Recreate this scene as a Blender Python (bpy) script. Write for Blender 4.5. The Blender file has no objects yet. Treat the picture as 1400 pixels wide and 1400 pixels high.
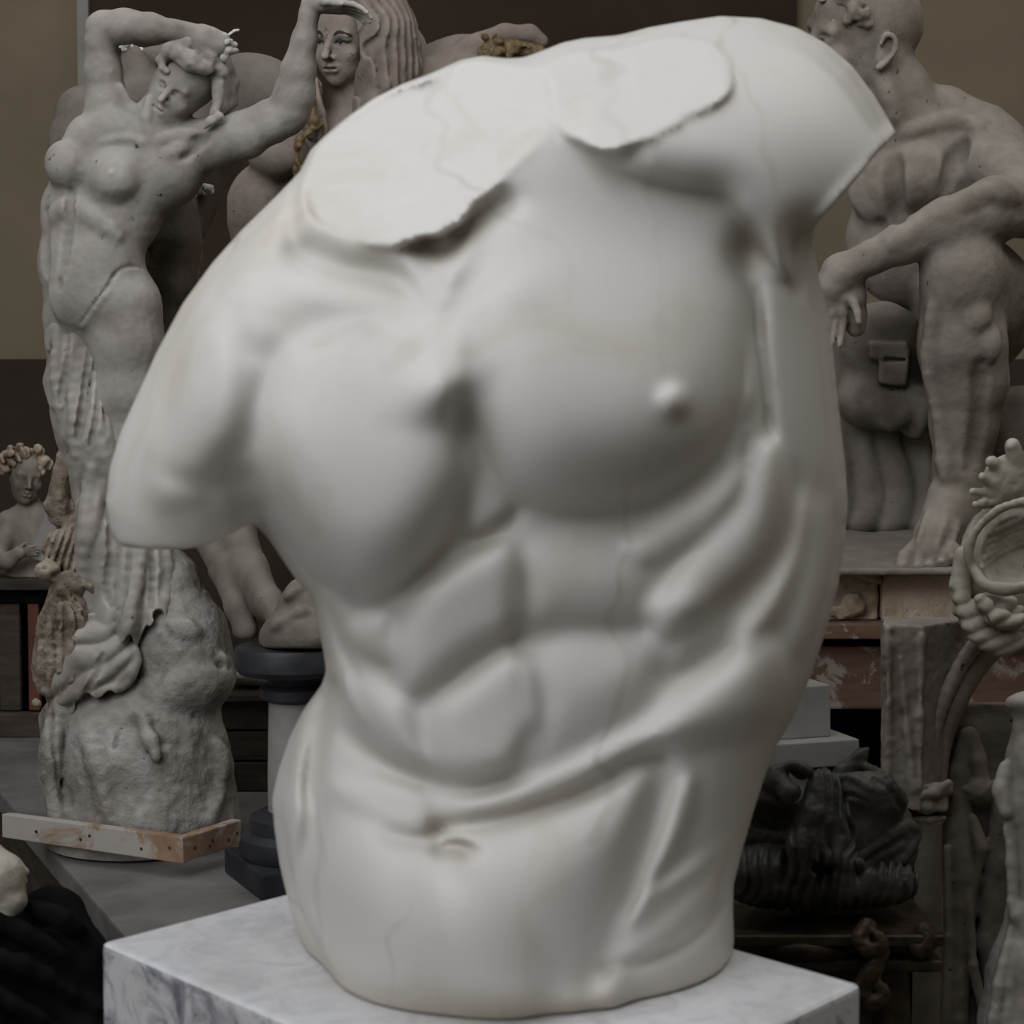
import bpy, math, random, time
import numpy as np
from mathutils import Vector, Matrix
T0 = time.time()
random.seed(7); rng = np.random.default_rng(7)
FP = 2100.0                      # focal length in pixels of the 1400 frame
CAMZ = 1.50
PITCH = math.atan(100/FP)
CF = np.array([0, math.cos(PITCH), -math.sin(PITCH)]); CU = np.array([0, math.sin(PITCH), math.cos(PITCH)])
CAM = np.array([0, 0, CAMZ])
scene = bpy.context.scene
col = scene.collection

def at(px, py, Y):
    """a point of the room: photo direction (px, py), Y metres in front of the camera"""
    px = np.asarray(px, float); py = np.asarray(py, float)
    a = (px-700)/FP; b = -(py-700)/FP
    dx = a; dy = CF[1]+b*CU[1]; dz = CF[2]+b*CU[2]
    k = Y/dy
    return np.stack([dx*k, dy*k, CAMZ+dz*k], -1)
def V(px, py, Y): return Vector(at(px, py, Y).tolist())
def proj(P):
    q = P-CAM
    f = q@CF; u = q@CU
    return 700+FP*q[..., 0]/f, 700-FP*u/f

# ---------------------------------------------------------------- naming / tagging
def tag(o, label=None, cat=None, group=None, kind=None):
    if label: o['label'] = label
    if cat: o['category'] = cat
    if group: o['group'] = group
    if kind: o['kind'] = kind
    return o
def empty(name, loc, label=None, cat=None, group=None):
    o = bpy.data.objects.new(name, None); col.objects.link(o)
    o.location = Vector([float(c) for c in loc]); o.empty_display_size = .05
    tag(o, label, cat, group); return o
def link_mesh(name, verts, faces, mat, parent=None, smooth=True):
    me = bpy.data.meshes.new(name)
    verts = np.asarray(verts, np.float32)
    if parent is not None:
        verts = verts-np.array(parent.location, np.float32)
    if isinstance(faces, np.ndarray):
        n, k = faces.shape
        me.vertices.add(len(verts)); me.vertices.foreach_set('co', verts.ravel())
        me.loops.add(n*k); me.loops.foreach_set('vertex_index', faces.astype(np.int32).ravel())
        me.polygons.add(n); me.polygons.foreach_set('loop_start', np.arange(0, n*k, k, dtype=np.int32))
        me.polygons.foreach_set('loop_total', np.full(n, k, np.int32))
        me.update(calc_edges=True); me.validate()
    else:
        me.from_pydata(verts.tolist(), [], faces); me.update()
    if smooth: me.polygons.foreach_set('use_smooth', np.ones(len(me.polygons), bool))
    me.materials.append(mat)
    o = bpy.data.objects.new(name, me); col.objects.link(o)
    if parent is not None: o.parent = parent
    return o

# ---------------------------------------------------------------- surface nets
def surface_nets(f, origin, h):
    s = f < 0
    nx, ny, nz = f.shape
    cs = np.zeros((nx-1, ny-1, nz-1), np.uint8)
    for a in (0, 1):
        for b in (0, 1):
            for c in (0, 1):
                cs += s[a:nx-1+a, b:ny-1+b, c:nz-1+c]
    act = (cs > 0) & (cs < 8)
    I, J, K = np.nonzero(act)
    idx = np.full(act.shape, -1, np.int32); idx[I, J, K] = np.arange(len(I))
    acc = np.zeros((len(I), 3)); cnt = np.zeros(len(I))
    corners = [(a, b, c) for a in (0, 1) for b in (0, 1) for c in (0, 1)]
    cv = {c: f[I+c[0], J+c[1], K+c[2]] for c in corners}
    for c in corners:
        for ax in range(3):
            if c[ax] == 0:
                d = list(c); d[ax] = 1; d = tuple(d)
                fa, fb = cv[c], cv[d]
                m = (fa < 0) != (fb < 0)
                t = np.where(m, fa/np.where(m, fa-fb, 1), 0)
                p = np.zeros((len(I), 3)); p[:] = c; p[:, ax] += t
                acc += p*m[:, None]; cnt += m
    verts = origin+h*(np.stack([I, J, K], 1)+acc/cnt[:, None])
    quads = []
    for ax in range(3):
        sl0 = [slice(1, None)]*3; sl1 = [slice(1, None)]*3
        sl0 = [slice(1, n-1) for n in (nx, ny, nz)]; sl1 = list(sl0)
        sl0[ax] = slice(0, f.shape[ax]-1); sl1[ax] = slice(1, f.shape[ax])
        e0 = s[tuple(sl0)]; e1 = s[tuple(sl1)]
        ch = e0 != e1
        A = np.argwhere(ch); flip = e0[ch]
        base = A.copy()
        for q in range(3):
            if q != ax: base[:, q] += 1
        o1, o2 = [(1, 2), (2, 0), (0, 1)][ax]
        def g(d1, d2):
            b = base.copy(); b[:, o1] -= d1; b[:, o2] -= d2
            return idx[b[:, 0], b[:, 1], b[:, 2]]
        q = np.stack([g(1, 1), g(0, 1), g(0, 0), g(1, 0)], 1)
        q[~flip] = q[~flip][:, ::-1]
        quads.append(q)
    Q = np.concatenate(quads)
    Q = Q[(Q >= 0).all(1)]
    return verts, Q
def smooth_mesh(v, q, it, lam=.5):
    e = np.concatenate([q[:, [0, 1]], q[:, [1, 2]], q[:, [2, 3]], q[:, [3, 0]]])
    n = len(v)
    deg = np.bincount(e[:, 0], minlength=n)+np.bincount(e[:, 1], minlength=n)
    for _ in range(it):
        s = np.stack([np.bincount(e[:, 0], v[e[:, 1], k], n)+np.bincount(e[:, 1], v[e[:, 0], k], n) for k in range(3)], 1)
        v = v+lam*(s/np.maximum(deg, 1)[:, None]-v)
    return v

# ---------------------------------------------------------------- clay: a small SDF modeller
# Every figure is sculpted in its own clay block: x right, y down, z away, in units of the photo's pixel at the figure's depth.
class Clay:
    def __init__(self, box, h):
        self.lo = np.array(box[0], float); self.hi = np.array(box[1], float); self.h = h
        n = np.ceil((self.hi-self.lo)/h).astype(int)+1
        self.n = n; self.big = 40.0
        self.f = np.full(n, self.big, np.float32)
    def _sub(self, lo, hi, pad):
        a = np.floor((np.array(lo)-pad-self.lo)/self.h).astype(int); b = np.ceil((np.array(hi)+pad-self.lo)/self.h).astype(int)+1
        a = np.clip(a, 0, self.n); b = np.clip(b, 0, self.n)
        if (b <= a).any(): return None
        ax = [(self.lo[i]+self.h*np.arange(a[i], b[i])).astype(np.float32) for i in range(3)]
        return tuple(slice(a[i], b[i]) for i in range(3)), np.meshgrid(*ax, indexing='ij', sparse=True)
    def put(self, sl, d, k, op):
        f = self.f[sl]
        if op == '+':
            if k <= 0: r = np.minimum(f, d)
            else:
                hh = np.clip(.5+.5*(d-f)/k, 0, 1); r = d*(1-hh)+f*hh-k*hh*(1-hh)
        elif op == '-':
            d = -d
            if k <= 0: r = np.maximum(f, d)
            else:
                hh = np.clip(.5-.5*(d-f)/k, 0, 1); r = d*(1-hh)+f*hh+k*hh*(1-hh)
        else:
            r = np.maximum(f, d)
        self.f[sl] = r
    def cone(self, p, q, r1, r2, k=6, op='+'):
        p = np.array(p, float); q = np.array(q, float)
        R = max(r1, r2)
        s = self._sub(np.minimum(p, q)-R, np.maximum(p, q)+R, k+3*self.h+2)
        if s is None: return
        sl, (X, Y, Z) = s
        d = q-p; L2 = max(d@d, 1e-6)
        t = np.clip(((X-p[0])*d[0]+(Y-p[1])*d[1]+(Z-p[2])*d[2])/L2, 0, 1)
        dist = np.sqrt((X-p[0]-t*d[0])**2+(Y-p[1]-t*d[1])**2+(Z-p[2]-t*d[2])**2)-(r1+(r2-r1)*t)
        self.put(sl, dist, k, op)
    def tube(self, pts, k=6, op='+', res=0):
        """pts: (x, y, z, r)"""
        P = np.array(pts, float)
        if res: P = catmull(P, res)
        for a, b in zip(P[:-1], P[1:]): self.cone(a[:3], b[:3], a[3], b[3], k, op)
    def ell(self, c, r, rot=(0, 0, 0), k=6, op='+'):
        c = np.array(c, float); r = np.array(r, float); R = r.max()
        s = self._sub(c-R, c+R, k+3*self.h+2)
        if s is None: return
        sl, (X, Y, Z) = s
        M = rotm(rot).T
        dx, dy, dz = X-c[0], Y-c[1], Z-c[2]
        a = [(M[i, 0]*dx+M[i, 1]*dy+M[i, 2]*dz)/r[i] for i in range(3)]
        l = np.sqrt(a[0]**2+a[1]**2+a[2]**2)
        g = np.sqrt((a[0]/r[0])**2+(a[1]/r[1])**2+(a[2]/r[2])**2)
        d = l*(l-1)/np.maximum(g, 1e-6)
        self.put(sl, np.minimum(d, self.big), k, op)
    def box(self, c, r, rot=(0, 0, 0), rnd=2, k=4, op='+'):
        c = np.array(c, float); r = np.array(r, float); R = np.linalg.norm(r)
        s = self._sub(c-R, c+R, k+3*self.h+2)
        if s is None: return
        sl, (X, Y, Z) = s
        M = rotm(rot).T
        dx, dy, dz = X-c[0], Y-c[1], Z-c[2]
        q = [np.abs(M[i, 0]*dx+M[i, 1]*dy+M[i, 2]*dz)-(r[i]-rnd) for i in range(3)]
        d = np.sqrt(sum(np.maximum(t, 0)**2 for t in q))+np.minimum(np.maximum(np.maximum(q[0], q[1]), q[2]), 0)-rnd
        self.put(sl, d, k, op)
    def cut(self, p, n, k=0):
        """keep the side opposite to n"""
        n = np.array(n, float); n /= np.linalg.norm(n)
        ax = [(self.lo[i]+self.h*np.arange(self.n[i])).astype(np.float32) for i in range(3)]
        X, Y, Z = np.meshgrid(*ax, indexing='ij', sparse=True)
        self.f = np.maximum(self.f, (X-p[0])*n[0]+(Y-p[1])*n[1]+(Z-p[2])*n[2])
    def noise(self, amp, scale, seed=1, octs=2):
        r = np.random.default_rng(seed)
        for o in range(octs):
            g = r.normal(size=[int((self.n[i]*self.h)/scale)+4 for i in range(3)]).astype(np.float32)
            for i in range(3):                     # smooth upsampling, one axis after the other
                x = np.arange(self.n[i])*self.h/scale+.37; j = x.astype(int); t = (x-j).astype(np.float32); t = t*t*(3-2*t)
                sh = [1, 1, 1]; sh[i] = -1; t = t.reshape(sh)
                g = np.take(g, j, i)*(1-t)+np.take(g, j+1, i)*t
            self.f += amp*g; amp *= .5; scale *= .47
    def lattice(self, scale, seed):
        r = np.random.default_rng(seed)
        g = r.normal(size=[int((self.n[i]*self.h)/scale)+4 for i in range(3)]).astype(np.float32)
        for i in range(3):
            x = np.arange(self.n[i])*self.h/scale+.37; j = x.astype(int); t = (x-j).astype(np.float32); t = t*t*(3-2*t)
            sh = [1, 1, 1]; sh[i] = -1; t = t.reshape(sh)
            g = np.take(g, j, i)*(1-t)+np.take(g, j+1, i)*t
        return g
    def folds(self, amp, period, d, warp=.35, seed=1, y0=None, y1=None, fade=30, sharp=1.0):
        """cloth folds: rounded ridges and narrow valleys running across direction d"""
        ax = [(self.lo[i]+self.h*np.arange(self.n[i])).astype(np.float32) for i in range(3)]
        X, Y, Z = np.meshgrid(*ax, indexing='ij', sparse=True)
        t = (d[0]*X+d[1]*Y+d[2]*Z)/period+warp*self.lattice(period*2.6, seed)
        w = np.abs(np.sin(math.pi*t))**sharp-.5
        a = amp*(1+.5*self.lattice(period*3.1, seed+1))
        if y0 is not None: a = a*np.clip((Y-y0)/fade, 0, 1)
        if y1 is not None: a = a*np.clip((y1-Y)/fade, 0, 1)
        self.f -= (a*w).astype(np.float32)
    def front(self, x, y):
        i = int(np.clip(round((x-self.lo[0])/self.h), 0, self.n[0]-1)); j = int(np.clip(round((y-self.lo[1])/self.h), 0, self.n[1]-1))
        m = np.nonzero(self.f[i, j] < 0)[0]
        return self.lo[2]+self.h*m[0] if len(m) else None
    def rib(self, pts, off=0.0, k=4, op='+', res=4):
        """a ridge or groove that follows the surface: pts (x, y, r)"""
        if op == '-': off = -.55
        P = catmull(np.array(pts, float), res); Z = [self.front(p[0], p[1]) for p in P]
        ok = [z for z in Z if z is not None]
        if not ok: return
        last = ok[0]; Q = []
        for p, z in zip(P, Z):
            last = last if z is None else z
            Q.append((p[0], p[1], last+off*p[2], p[2]))
        Q = np.array(Q); Q[1:-1, 2] = (Q[:-2, 2]+Q[1:-1, 2]+Q[2:, 2])/3
        for a, b in zip(Q[:-1], Q[1:]): self.cone(a[:3], b[:3], a[3], b[3], k, op)
    def hem(self, fn, x0=-1e9, x1=1e9):
        """cloth ends at y = fn(x)"""
        x = self.lo[0]+self.h*np.arange(self.n[0]); y = self.lo[1]+self.h*np.arange(self.n[1])
        e = np.array([fn(t) for t in x])[:, None]
        g = np.where(((x > x0) & (x < x1))[:, None], y[None]-e, -99)
        self.f = np.maximum(self.f, (g*.8).astype(np.float32)[:, :, None])
    def floor(self, Y0, zw, sg=1):
        """flat foot at the room height zw"""
        y = (self.lo[1]+self.h*np.arange(self.n[1]))[:, None]; z = (self.lo[2]+self.h*np.arange(self.n[2]))[None]
        b = -(y-700)/FP; k = (Y0+z*Y0/FP)/(CF[1]+b*CU[1])
        self.f = np.maximum(self.f, sg*((zw-CAMZ-(CF[2]+b*CU[2])*k)*FP/Y0).astype(np.float32)[None])
    def mesh(self, Y0, sm=1, world=True):
        f = self.f.copy()
        for ax in range(3):            # closed at the sides of the block
            sl = [slice(None)]*3
            sl[ax] = 0; f[tuple(sl)] = np.maximum(f[tuple(sl)], .5); sl[ax] = -1; f[tuple(sl)] = np.maximum(f[tuple(sl)], .5)
        v, q = surface_nets(f, self.lo, self.h)
        q = q[:, ::-1]
        if sm: v = smooth_mesh(v, q, sm)
        v = at(v[:, 0], v[:, 1], Y0+v[:, 2]*Y0/FP)
        return v, q
    def build(self, name, mat, parent, Y0, sm=1):
        v, q = self.mesh(Y0, sm)
        return link_mesh(name, v, orient(v, q), mat, parent)
def orient(v, q):
    a = v[q[:, 0]]; b = v[q[:, 1]]; c = v[q[:, 2]]; d = v[q[:, 3]]
    vol = (np.cross(b, c)*a).sum()+(np.cross(c, d)*a).sum()
    return q if vol > 0 else q[:, ::-1].copy()
def rotm(r):
    rx, ry, rz = [math.radians(a) for a in r]
    cx, sx, cy, sy, cz, sz = math.cos(rx), math.sin(rx), math.cos(ry), math.sin(ry), math.cos(rz), math.sin(rz)
    return np.array([[cz, -sz, 0], [sz, cz, 0], [0, 0, 1]])@np.array([[cy, 0, sy], [0, 1, 0], [-sy, 0, cy]])@np.array([[1, 0, 0], [0, cx, -sx], [0, sx, cx]])
def catmull(P, n, closed=False):
    P = np.asarray(P, float)
    if closed: Q = np.concatenate([P[-1:], P, P[:2]])
    else: Q = np.concatenate([2*P[:1]-P[1:2], P, 2*P[-1:]-P[-2:-1]])
    out = []
    t = np.linspace(0, 1, n, endpoint=False)[:, None]
    for i in range(1, len(Q)-2):
        p0, p1, p2, p3 = Q[i-1:i+3]
        out.append(.5*((2*p1)+(-p0+p2)*t+(2*p0-5*p1+4*p2-p3)*t*t+(-p0+3*p1-3*p2+p3)*t**3))
    out = np.concatenate(out)
    if not closed: out = np.concatenate([out, P[-1:]])
    return out

import bmesh
def bx(name, c, size, mat, parent=None, rotz=0.0, bev=.004, rot=None, jit=0, seg=2):
    """a worked block: bevelled box, optionally with uneven corners"""
    bm = bmesh.new(); bmesh.ops.create_cube(bm, size=1)
    r = random.Random(len(name)*7+int(abs(c[0])*1000))
    for v in bm.verts:
        v.co = Vector((v.co.x*size[0], v.co.y*size[1], v.co.z*size[2]))+Vector([r.uniform(-jit, jit) for _ in range(3)])
    if bev: bmesh.ops.bevel(bm, geom=bm.edges[:], offset=bev, segments=seg, affect='EDGES', profile=.6)
    M = Matrix.Translation(Vector([float(t) for t in c]))@(Matrix.Rotation(rotz, 4, 'Z') if rot is None else rot)
    bmesh.ops.transform(bm, matrix=M, verts=bm.verts)
    if parent is not None: bmesh.ops.translate(bm, vec=-Vector(parent.location), verts=bm.verts)
    me = bpy.data.meshes.new(name); bm.to_mesh(me); bm.free(); me.materials.append(mat)
    o = bpy.data.objects.new(name, me); col.objects.link(o)
    if parent is not None: o.parent = parent
    return o
def lathe(name, c, prof, mat, parent=None, n=48, square=False):
    """turned part: prof = (radius, height) from the bottom up"""
    vs = []; fs = []
    for r, z in prof:
        for i in range(n):
            a = 2*math.pi*i/n; vs.append((c[0]+r*math.cos(a), c[1]+r*math.sin(a), c[2]+z))
    m = len(prof)
    for j in range(m-1):
        for i in range(n): fs.append((j*n+i, j*n+(i+1) % n, (j+1)*n+(i+1) % n, (j+1)*n+i))
    fs.append(tuple(range(n-1, -1, -1))); fs.append(tuple((m-1)*n+i for i in range(n)))
    o = link_mesh(name, vs, fs, mat, parent, False)
    for p in o.data.polygons: p.use_smooth = len(p.vertices) == 4
    o.data.set_sharp_from_angle(angle=math.radians(38))
    return o
# ---------------------------------------------------------------- 2-D drawing helpers for relief work
def poly_sd(U, Vv, P):
    """signed distance, positive inside"""
    d2 = np.full(U.shape, 1e12); ins = np.zeros(U.shape, bool)
    n = len(P)
    for i in range(n):
        ax, ay = P[i]; bx, by = P[(i+1) % n]
        ex, ey = bx-ax, by-ay; L = ex*ex+ey*ey+1e-9
        t = np.clip(((U-ax)*ex+(Vv-ay)*ey)/L, 0, 1)
        d2 = np.minimum(d2, (U-ax-t*ex)**2+(Vv-ay-t*ey)**2)
        if ay != by:
            c = ((ay > Vv) != (by > Vv)) & (U < (bx-ax)*(Vv-ay)/(by-ay)+ax)
            ins ^= c
    d = np.sqrt(d2)
    return np.where(ins, d, -d)
def blur(a, s):
    r = int(3*s+1); k = np.exp(-.5*(np.arange(-r, r+1)/s)**2); k /= k.sum()
    p = np.pad(a, r, mode='edge')
    p = sum(k[i]*p[i:i+a.shape[0], :] for i in range(2*r+1))
    return sum(k[i]*p[:, i:i+a.shape[1]] for i in range(2*r+1))
def smax(a, b, k):
    h = np.clip(.5+.5*(a-b)/k, 0, 1); return b*(1-h)+a*h+k*h*(1-h)
def bilin(a, x, y):
    x = np.clip(x, 0, a.shape[1]-1.001); y = np.clip(y, 0, a.shape[0]-1.001)
    i = x.astype(np.int32); j = y.astype(np.int32); fx = x-i; fy = y-j
    return (a[j, i]*(1-fx)+a[j, i+1]*fx)*(1-fy)+(a[j+1, i]*(1-fx)+a[j+1, i+1]*fx)*fy
# ---------------------------------------------------------------- materials
def lin(c): return tuple(((x/255)/12.92 if x/255 <= .04045 else ((x/255+.055)/1.055)**2.4) for x in c)+(1,)
def newmat(name):
    m = bpy.data.materials.new(name); m.use_nodes = True
    nt = m.node_tree; b = nt.nodes['Principled BSDF']
    return m, nt, b
def nd(nt, t, **kw):
    n = nt.nodes.new(t)
    for k, v in kw.items():
        if hasattr(n, k) and k not in n.inputs: setattr(n, k, v)
        else: n.inputs[k].default_value = v
    return n
def ramp(nt, src, stops):
    r = nt.nodes.new('ShaderNodeValToRGB'); e = r.color_ramp.elements
    while len(e) < len(stops): e.new(.5)
    for i, (p, c) in enumerate(stops): e[i].position = p; e[i].color = c if len(c) == 4 else lin(c)
    nt.links.new(src, r.inputs[0]); return r
def mix(nt, fac, a, b, blend='MIX'):
    m = nt.nodes.new('ShaderNodeMix'); m.data_type = 'RGBA'; m.blend_type = blend
    for sock, v in ((m.inputs[0], fac), (m.inputs[6], a), (m.inputs[7], b)):
        if isinstance(v, (int, float, tuple)): sock.default_value = v
        else: nt.links.new(v, sock)
    return m.outputs[2]
def coords(nt): return nt.nodes.new('ShaderNodeTexCoord').outputs['Object']
def noise(nt, vec, scale, detail=6, rough=.6, dist=0):
    n = nd(nt, 'ShaderNodeTexNoise', Scale=scale, Detail=detail, Roughness=rough, Distortion=dist)
    nt.links.new(vec, n.inputs['Vector']); return n.outputs['Fac']
def bump(nt, b, src, strength, dist):
    n = nd(nt, 'ShaderNodeBump', Strength=strength, Distance=dist); nt.links.new(src, n.inputs['Height'])
    nt.links.new(n.outputs[0], b.inputs['Normal'])
W = (1, 1, 1, 1); K = (0, 0, 0, 1)
def plaster(name, base, dark, light, sc=14, bstr=.35, bd=.004, rough=.85, dust=.5, spots=True):
    m, nt, b = newmat(name); v = coords(nt)
    n1 = noise(nt, v, sc*.5, 7, .62, .4)
    c = ramp(nt, n1, [(.3, dark), (.5, base), (.72, light)]).outputs[0]
    n2 = noise(nt, v, sc*5, 5, .6)
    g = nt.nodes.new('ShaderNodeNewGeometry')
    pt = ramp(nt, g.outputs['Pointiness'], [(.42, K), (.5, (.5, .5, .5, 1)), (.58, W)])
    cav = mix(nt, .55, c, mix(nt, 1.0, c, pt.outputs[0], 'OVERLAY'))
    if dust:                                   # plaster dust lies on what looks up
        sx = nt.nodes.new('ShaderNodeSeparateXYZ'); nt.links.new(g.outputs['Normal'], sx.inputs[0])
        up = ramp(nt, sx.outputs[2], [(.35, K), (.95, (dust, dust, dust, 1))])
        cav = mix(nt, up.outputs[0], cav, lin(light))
    if spots:
        sp = ramp(nt, n2, [(.27, W), (.33, K)]).outputs[0]
        cav = mix(nt, sp, cav, lin([x*.55 for x in dark]))
    nt.links.new(cav, b.inputs['Base Color'])
    b.inputs['Roughness'].default_value = rough; b.inputs['Specular IOR Level'].default_value = .25
    add = nt.nodes.new('ShaderNodeMath'); add.operation = 'ADD'
    nt.links.new(n2, add.inputs[0]); nt.links.new(noise(nt, v, sc*1.6, 4, .5), add.inputs[1])
    bump(nt, b, add.outputs[0], bstr, bd)
    return m
def marble(name, base, stain, stain_amt=.5, vein=None, vein_amt=0, rough=.42, sss=.12, sc=7, cav=.5):
    m, nt, b = newmat(name); v = coords(nt)
    n1 = noise(nt, v, sc, 6, .6, .8)
    n2 = noise(nt, v, sc*.45, 4, .55, 1.2)
    c = mix(nt, ramp(nt, n1, [(.52, K), (.75, (stain_amt,)*3+(1,))]).outputs[0], lin(base), lin(stain))
    # thin rusty vein lines
    w = nd(nt, 'ShaderNodeTexWave', Scale=sc*.35, Distortion=14.0, Detail=4.0); w.inputs['Detail Scale'].default_value = 1.1
    nt.links.new(v, w.inputs['Vector'])
    ln = ramp(nt, w.outputs['Fac'], [(.97, K), (1.0, (.26, .26, .26, 1))]).outputs[0]
    c = mix(nt, mix(nt, ramp(nt, n2, [(.46, K), (.58, W)]).outputs[0], K, ln), c, lin([x*.78 for x in stain]))
    if vein:
        n3 = noise(nt, v, sc*5, 8, .7, 1.4)
        c = mix(nt, ramp(nt, n3, [(.46, K), (.62, (vein_amt,)*3+(1,))]).outputs[0], c, lin(vein))
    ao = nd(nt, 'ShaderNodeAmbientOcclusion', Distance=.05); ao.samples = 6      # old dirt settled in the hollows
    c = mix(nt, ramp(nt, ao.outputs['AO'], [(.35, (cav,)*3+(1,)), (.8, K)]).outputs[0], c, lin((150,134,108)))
    nt.links.new(c, b.inputs['Base Color'])
    b.inputs['Roughness'].default_value = rough; b.inputs['Specular IOR Level'].default_value = .3
    if sss:
        b.inputs['Subsurface Weight'].default_value = sss; b.inputs['Subsurface Radius'].default_value = (1, .85, .7); b.inputs['Subsurface Scale'].default_value = .012
    bump(nt, b, noise(nt, v, 90, 4, .6), .06, .002)
    return m
def simple(name, c1, c2, sc=20, rough=.6, bstr=.2, bd=.002, metal=0, stretch=None, spec=.4):
    m, nt, b = newmat(name); v = coords(nt)
    if stretch:
        mp = nt.nodes.new('ShaderNodeMapping'); mp.inputs['Scale'].default_value = stretch
        nt.links.new(v, mp.inputs[0]); v = mp.outputs[0]
    n1 = noise(nt, v, sc, 7, .62, .3)
    nt.links.new(ramp(nt, n1, [(.33, c1), (.68, c2)]).outputs[0], b.inputs['Base Color'])
    b.inputs['Roughness'].default_value = rough; b.inputs['Metallic'].default_value = metal; b.inputs['Specular IOR Level'].default_value = spec
    bump(nt, b, n1, bstr, bd)
    return m
def painted_wood(name, wood1, wood2, paint, amt, sc=9, stretch=(1, 1, 6)):
    m, nt, b = newmat(name); v = coords(nt)
    mp = nt.nodes.new('ShaderNodeMapping'); mp.inputs['Scale'].default_value = stretch; nt.links.new(v, mp.inputs[0])
    g = noise(nt, mp.outputs[0], sc*1.5, 6, .6, .5)
    w = ramp(nt, g, [(.3, wood1), (.7, wood2)]).outputs[0]
    s = ramp(nt, noise(nt, v, sc*2.2, 8, .7, .6), [(amt, K), (amt+.06, W)]).outputs[0]
    nt.links.new(mix(nt, s, w, lin(paint)), b.inputs['Base Color'])
    b.inputs['Roughness'].default_value = .8; b.inputs['Specular IOR Level'].default_value = .2
    bump(nt, b, g, .3, .003)
    return m
# ================================================================ the marble torso
def on_z(px, py, z):
    """where the photo direction (px, py) meets the level z"""
    p = at(px, py, 1.0)-CAM
    return CAM+p*((z-CAMZ)/p[2])
BLOCK_Z = CAMZ-.425
TD = 1.27; TS = TD/FP
OUT = [(410,235),(380,266),(330,315),(290,360),(250,415),(215,480),(190,535),(165,590),(150,640),(145,690),(152,728),(166,747),(200,751),(250,751),(292,743),(322,727),(345,713),
 (366,735),(386,765),(408,797),(427,816),(434,850),(442,890),(446,918),(440,936),(415,970),(395,1010),(380,1055),(372,1092),(375,1130),(382,1180),(390,1215),(402,1262),(420,1310),(440,1360),(455,1450),(460,1560),
 (960,1560),(985,1450),(1000,1360),(1004,1300),(1002,1240),(1003,1210),(1014,1165),(1030,1110),(1046,1060),(1060,1022),(1085,980),(1110,920),(1130,860),(1146,800),(1155,740),(1159,690),(1156,640),(1149,580),(1141,500),(1133,440),(1121,385),(1113,345),(1112,312),
 (1130,290),(1170,246),(1200,208),(1226,183),(1215,163),(1195,130),(1165,90),(1130,60),(1090,38),(1040,25),(985,22),(930,30),(885,38),(860,45),(840,49),(800,52),(770,58),(740,70),(715,79),(690,80),(660,76),(630,82),(590,100),(550,115),(510,135),(475,160),(445,185),(424,206)]
GS = 3.0; GU0, GV0 = 110.0, -10.0
GU, GV = np.meshgrid(GU0+GS*np.arange(390), GV0+GS*np.arange(530))

def poisson(mask, iters=(300, 200, 120, 80, 60)):
    """smooth inflation of a flat outline: h with laplace(h) = -2"""
    levels = [mask]
    for _ in iters[1:]:
        m = levels[-1]; m = m[:m.shape[0]//2*2, :m.shape[1]//2*2]
        levels.append((m[::2, ::2] & m[1::2, ::2] & m[::2, 1::2] & m[1::2, 1::2]))
    h = None
    for L in range(len(levels)-1, -1, -1):
        m = levels[L]; g = GS*2**L
        if h is None: h = np.zeros(m.shape)
        else:
            u = np.repeat(np.repeat(h, 2, 0), 2, 1); hh = np.zeros(m.shape); hh[:u.shape[0], :u.shape[1]] = u[:m.shape[0], :m.shape[1]]; h = hh
        for _ in range(iters[len(levels)-1-L]):
            p = np.pad(h, 1)
            h = np.where(m, .25*(p[2:, 1:-1]+p[:-2, 1:-1]+p[1:-1, 2:]+p[1:-1, :-2]+2*g*g), 0)
    return h

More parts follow.
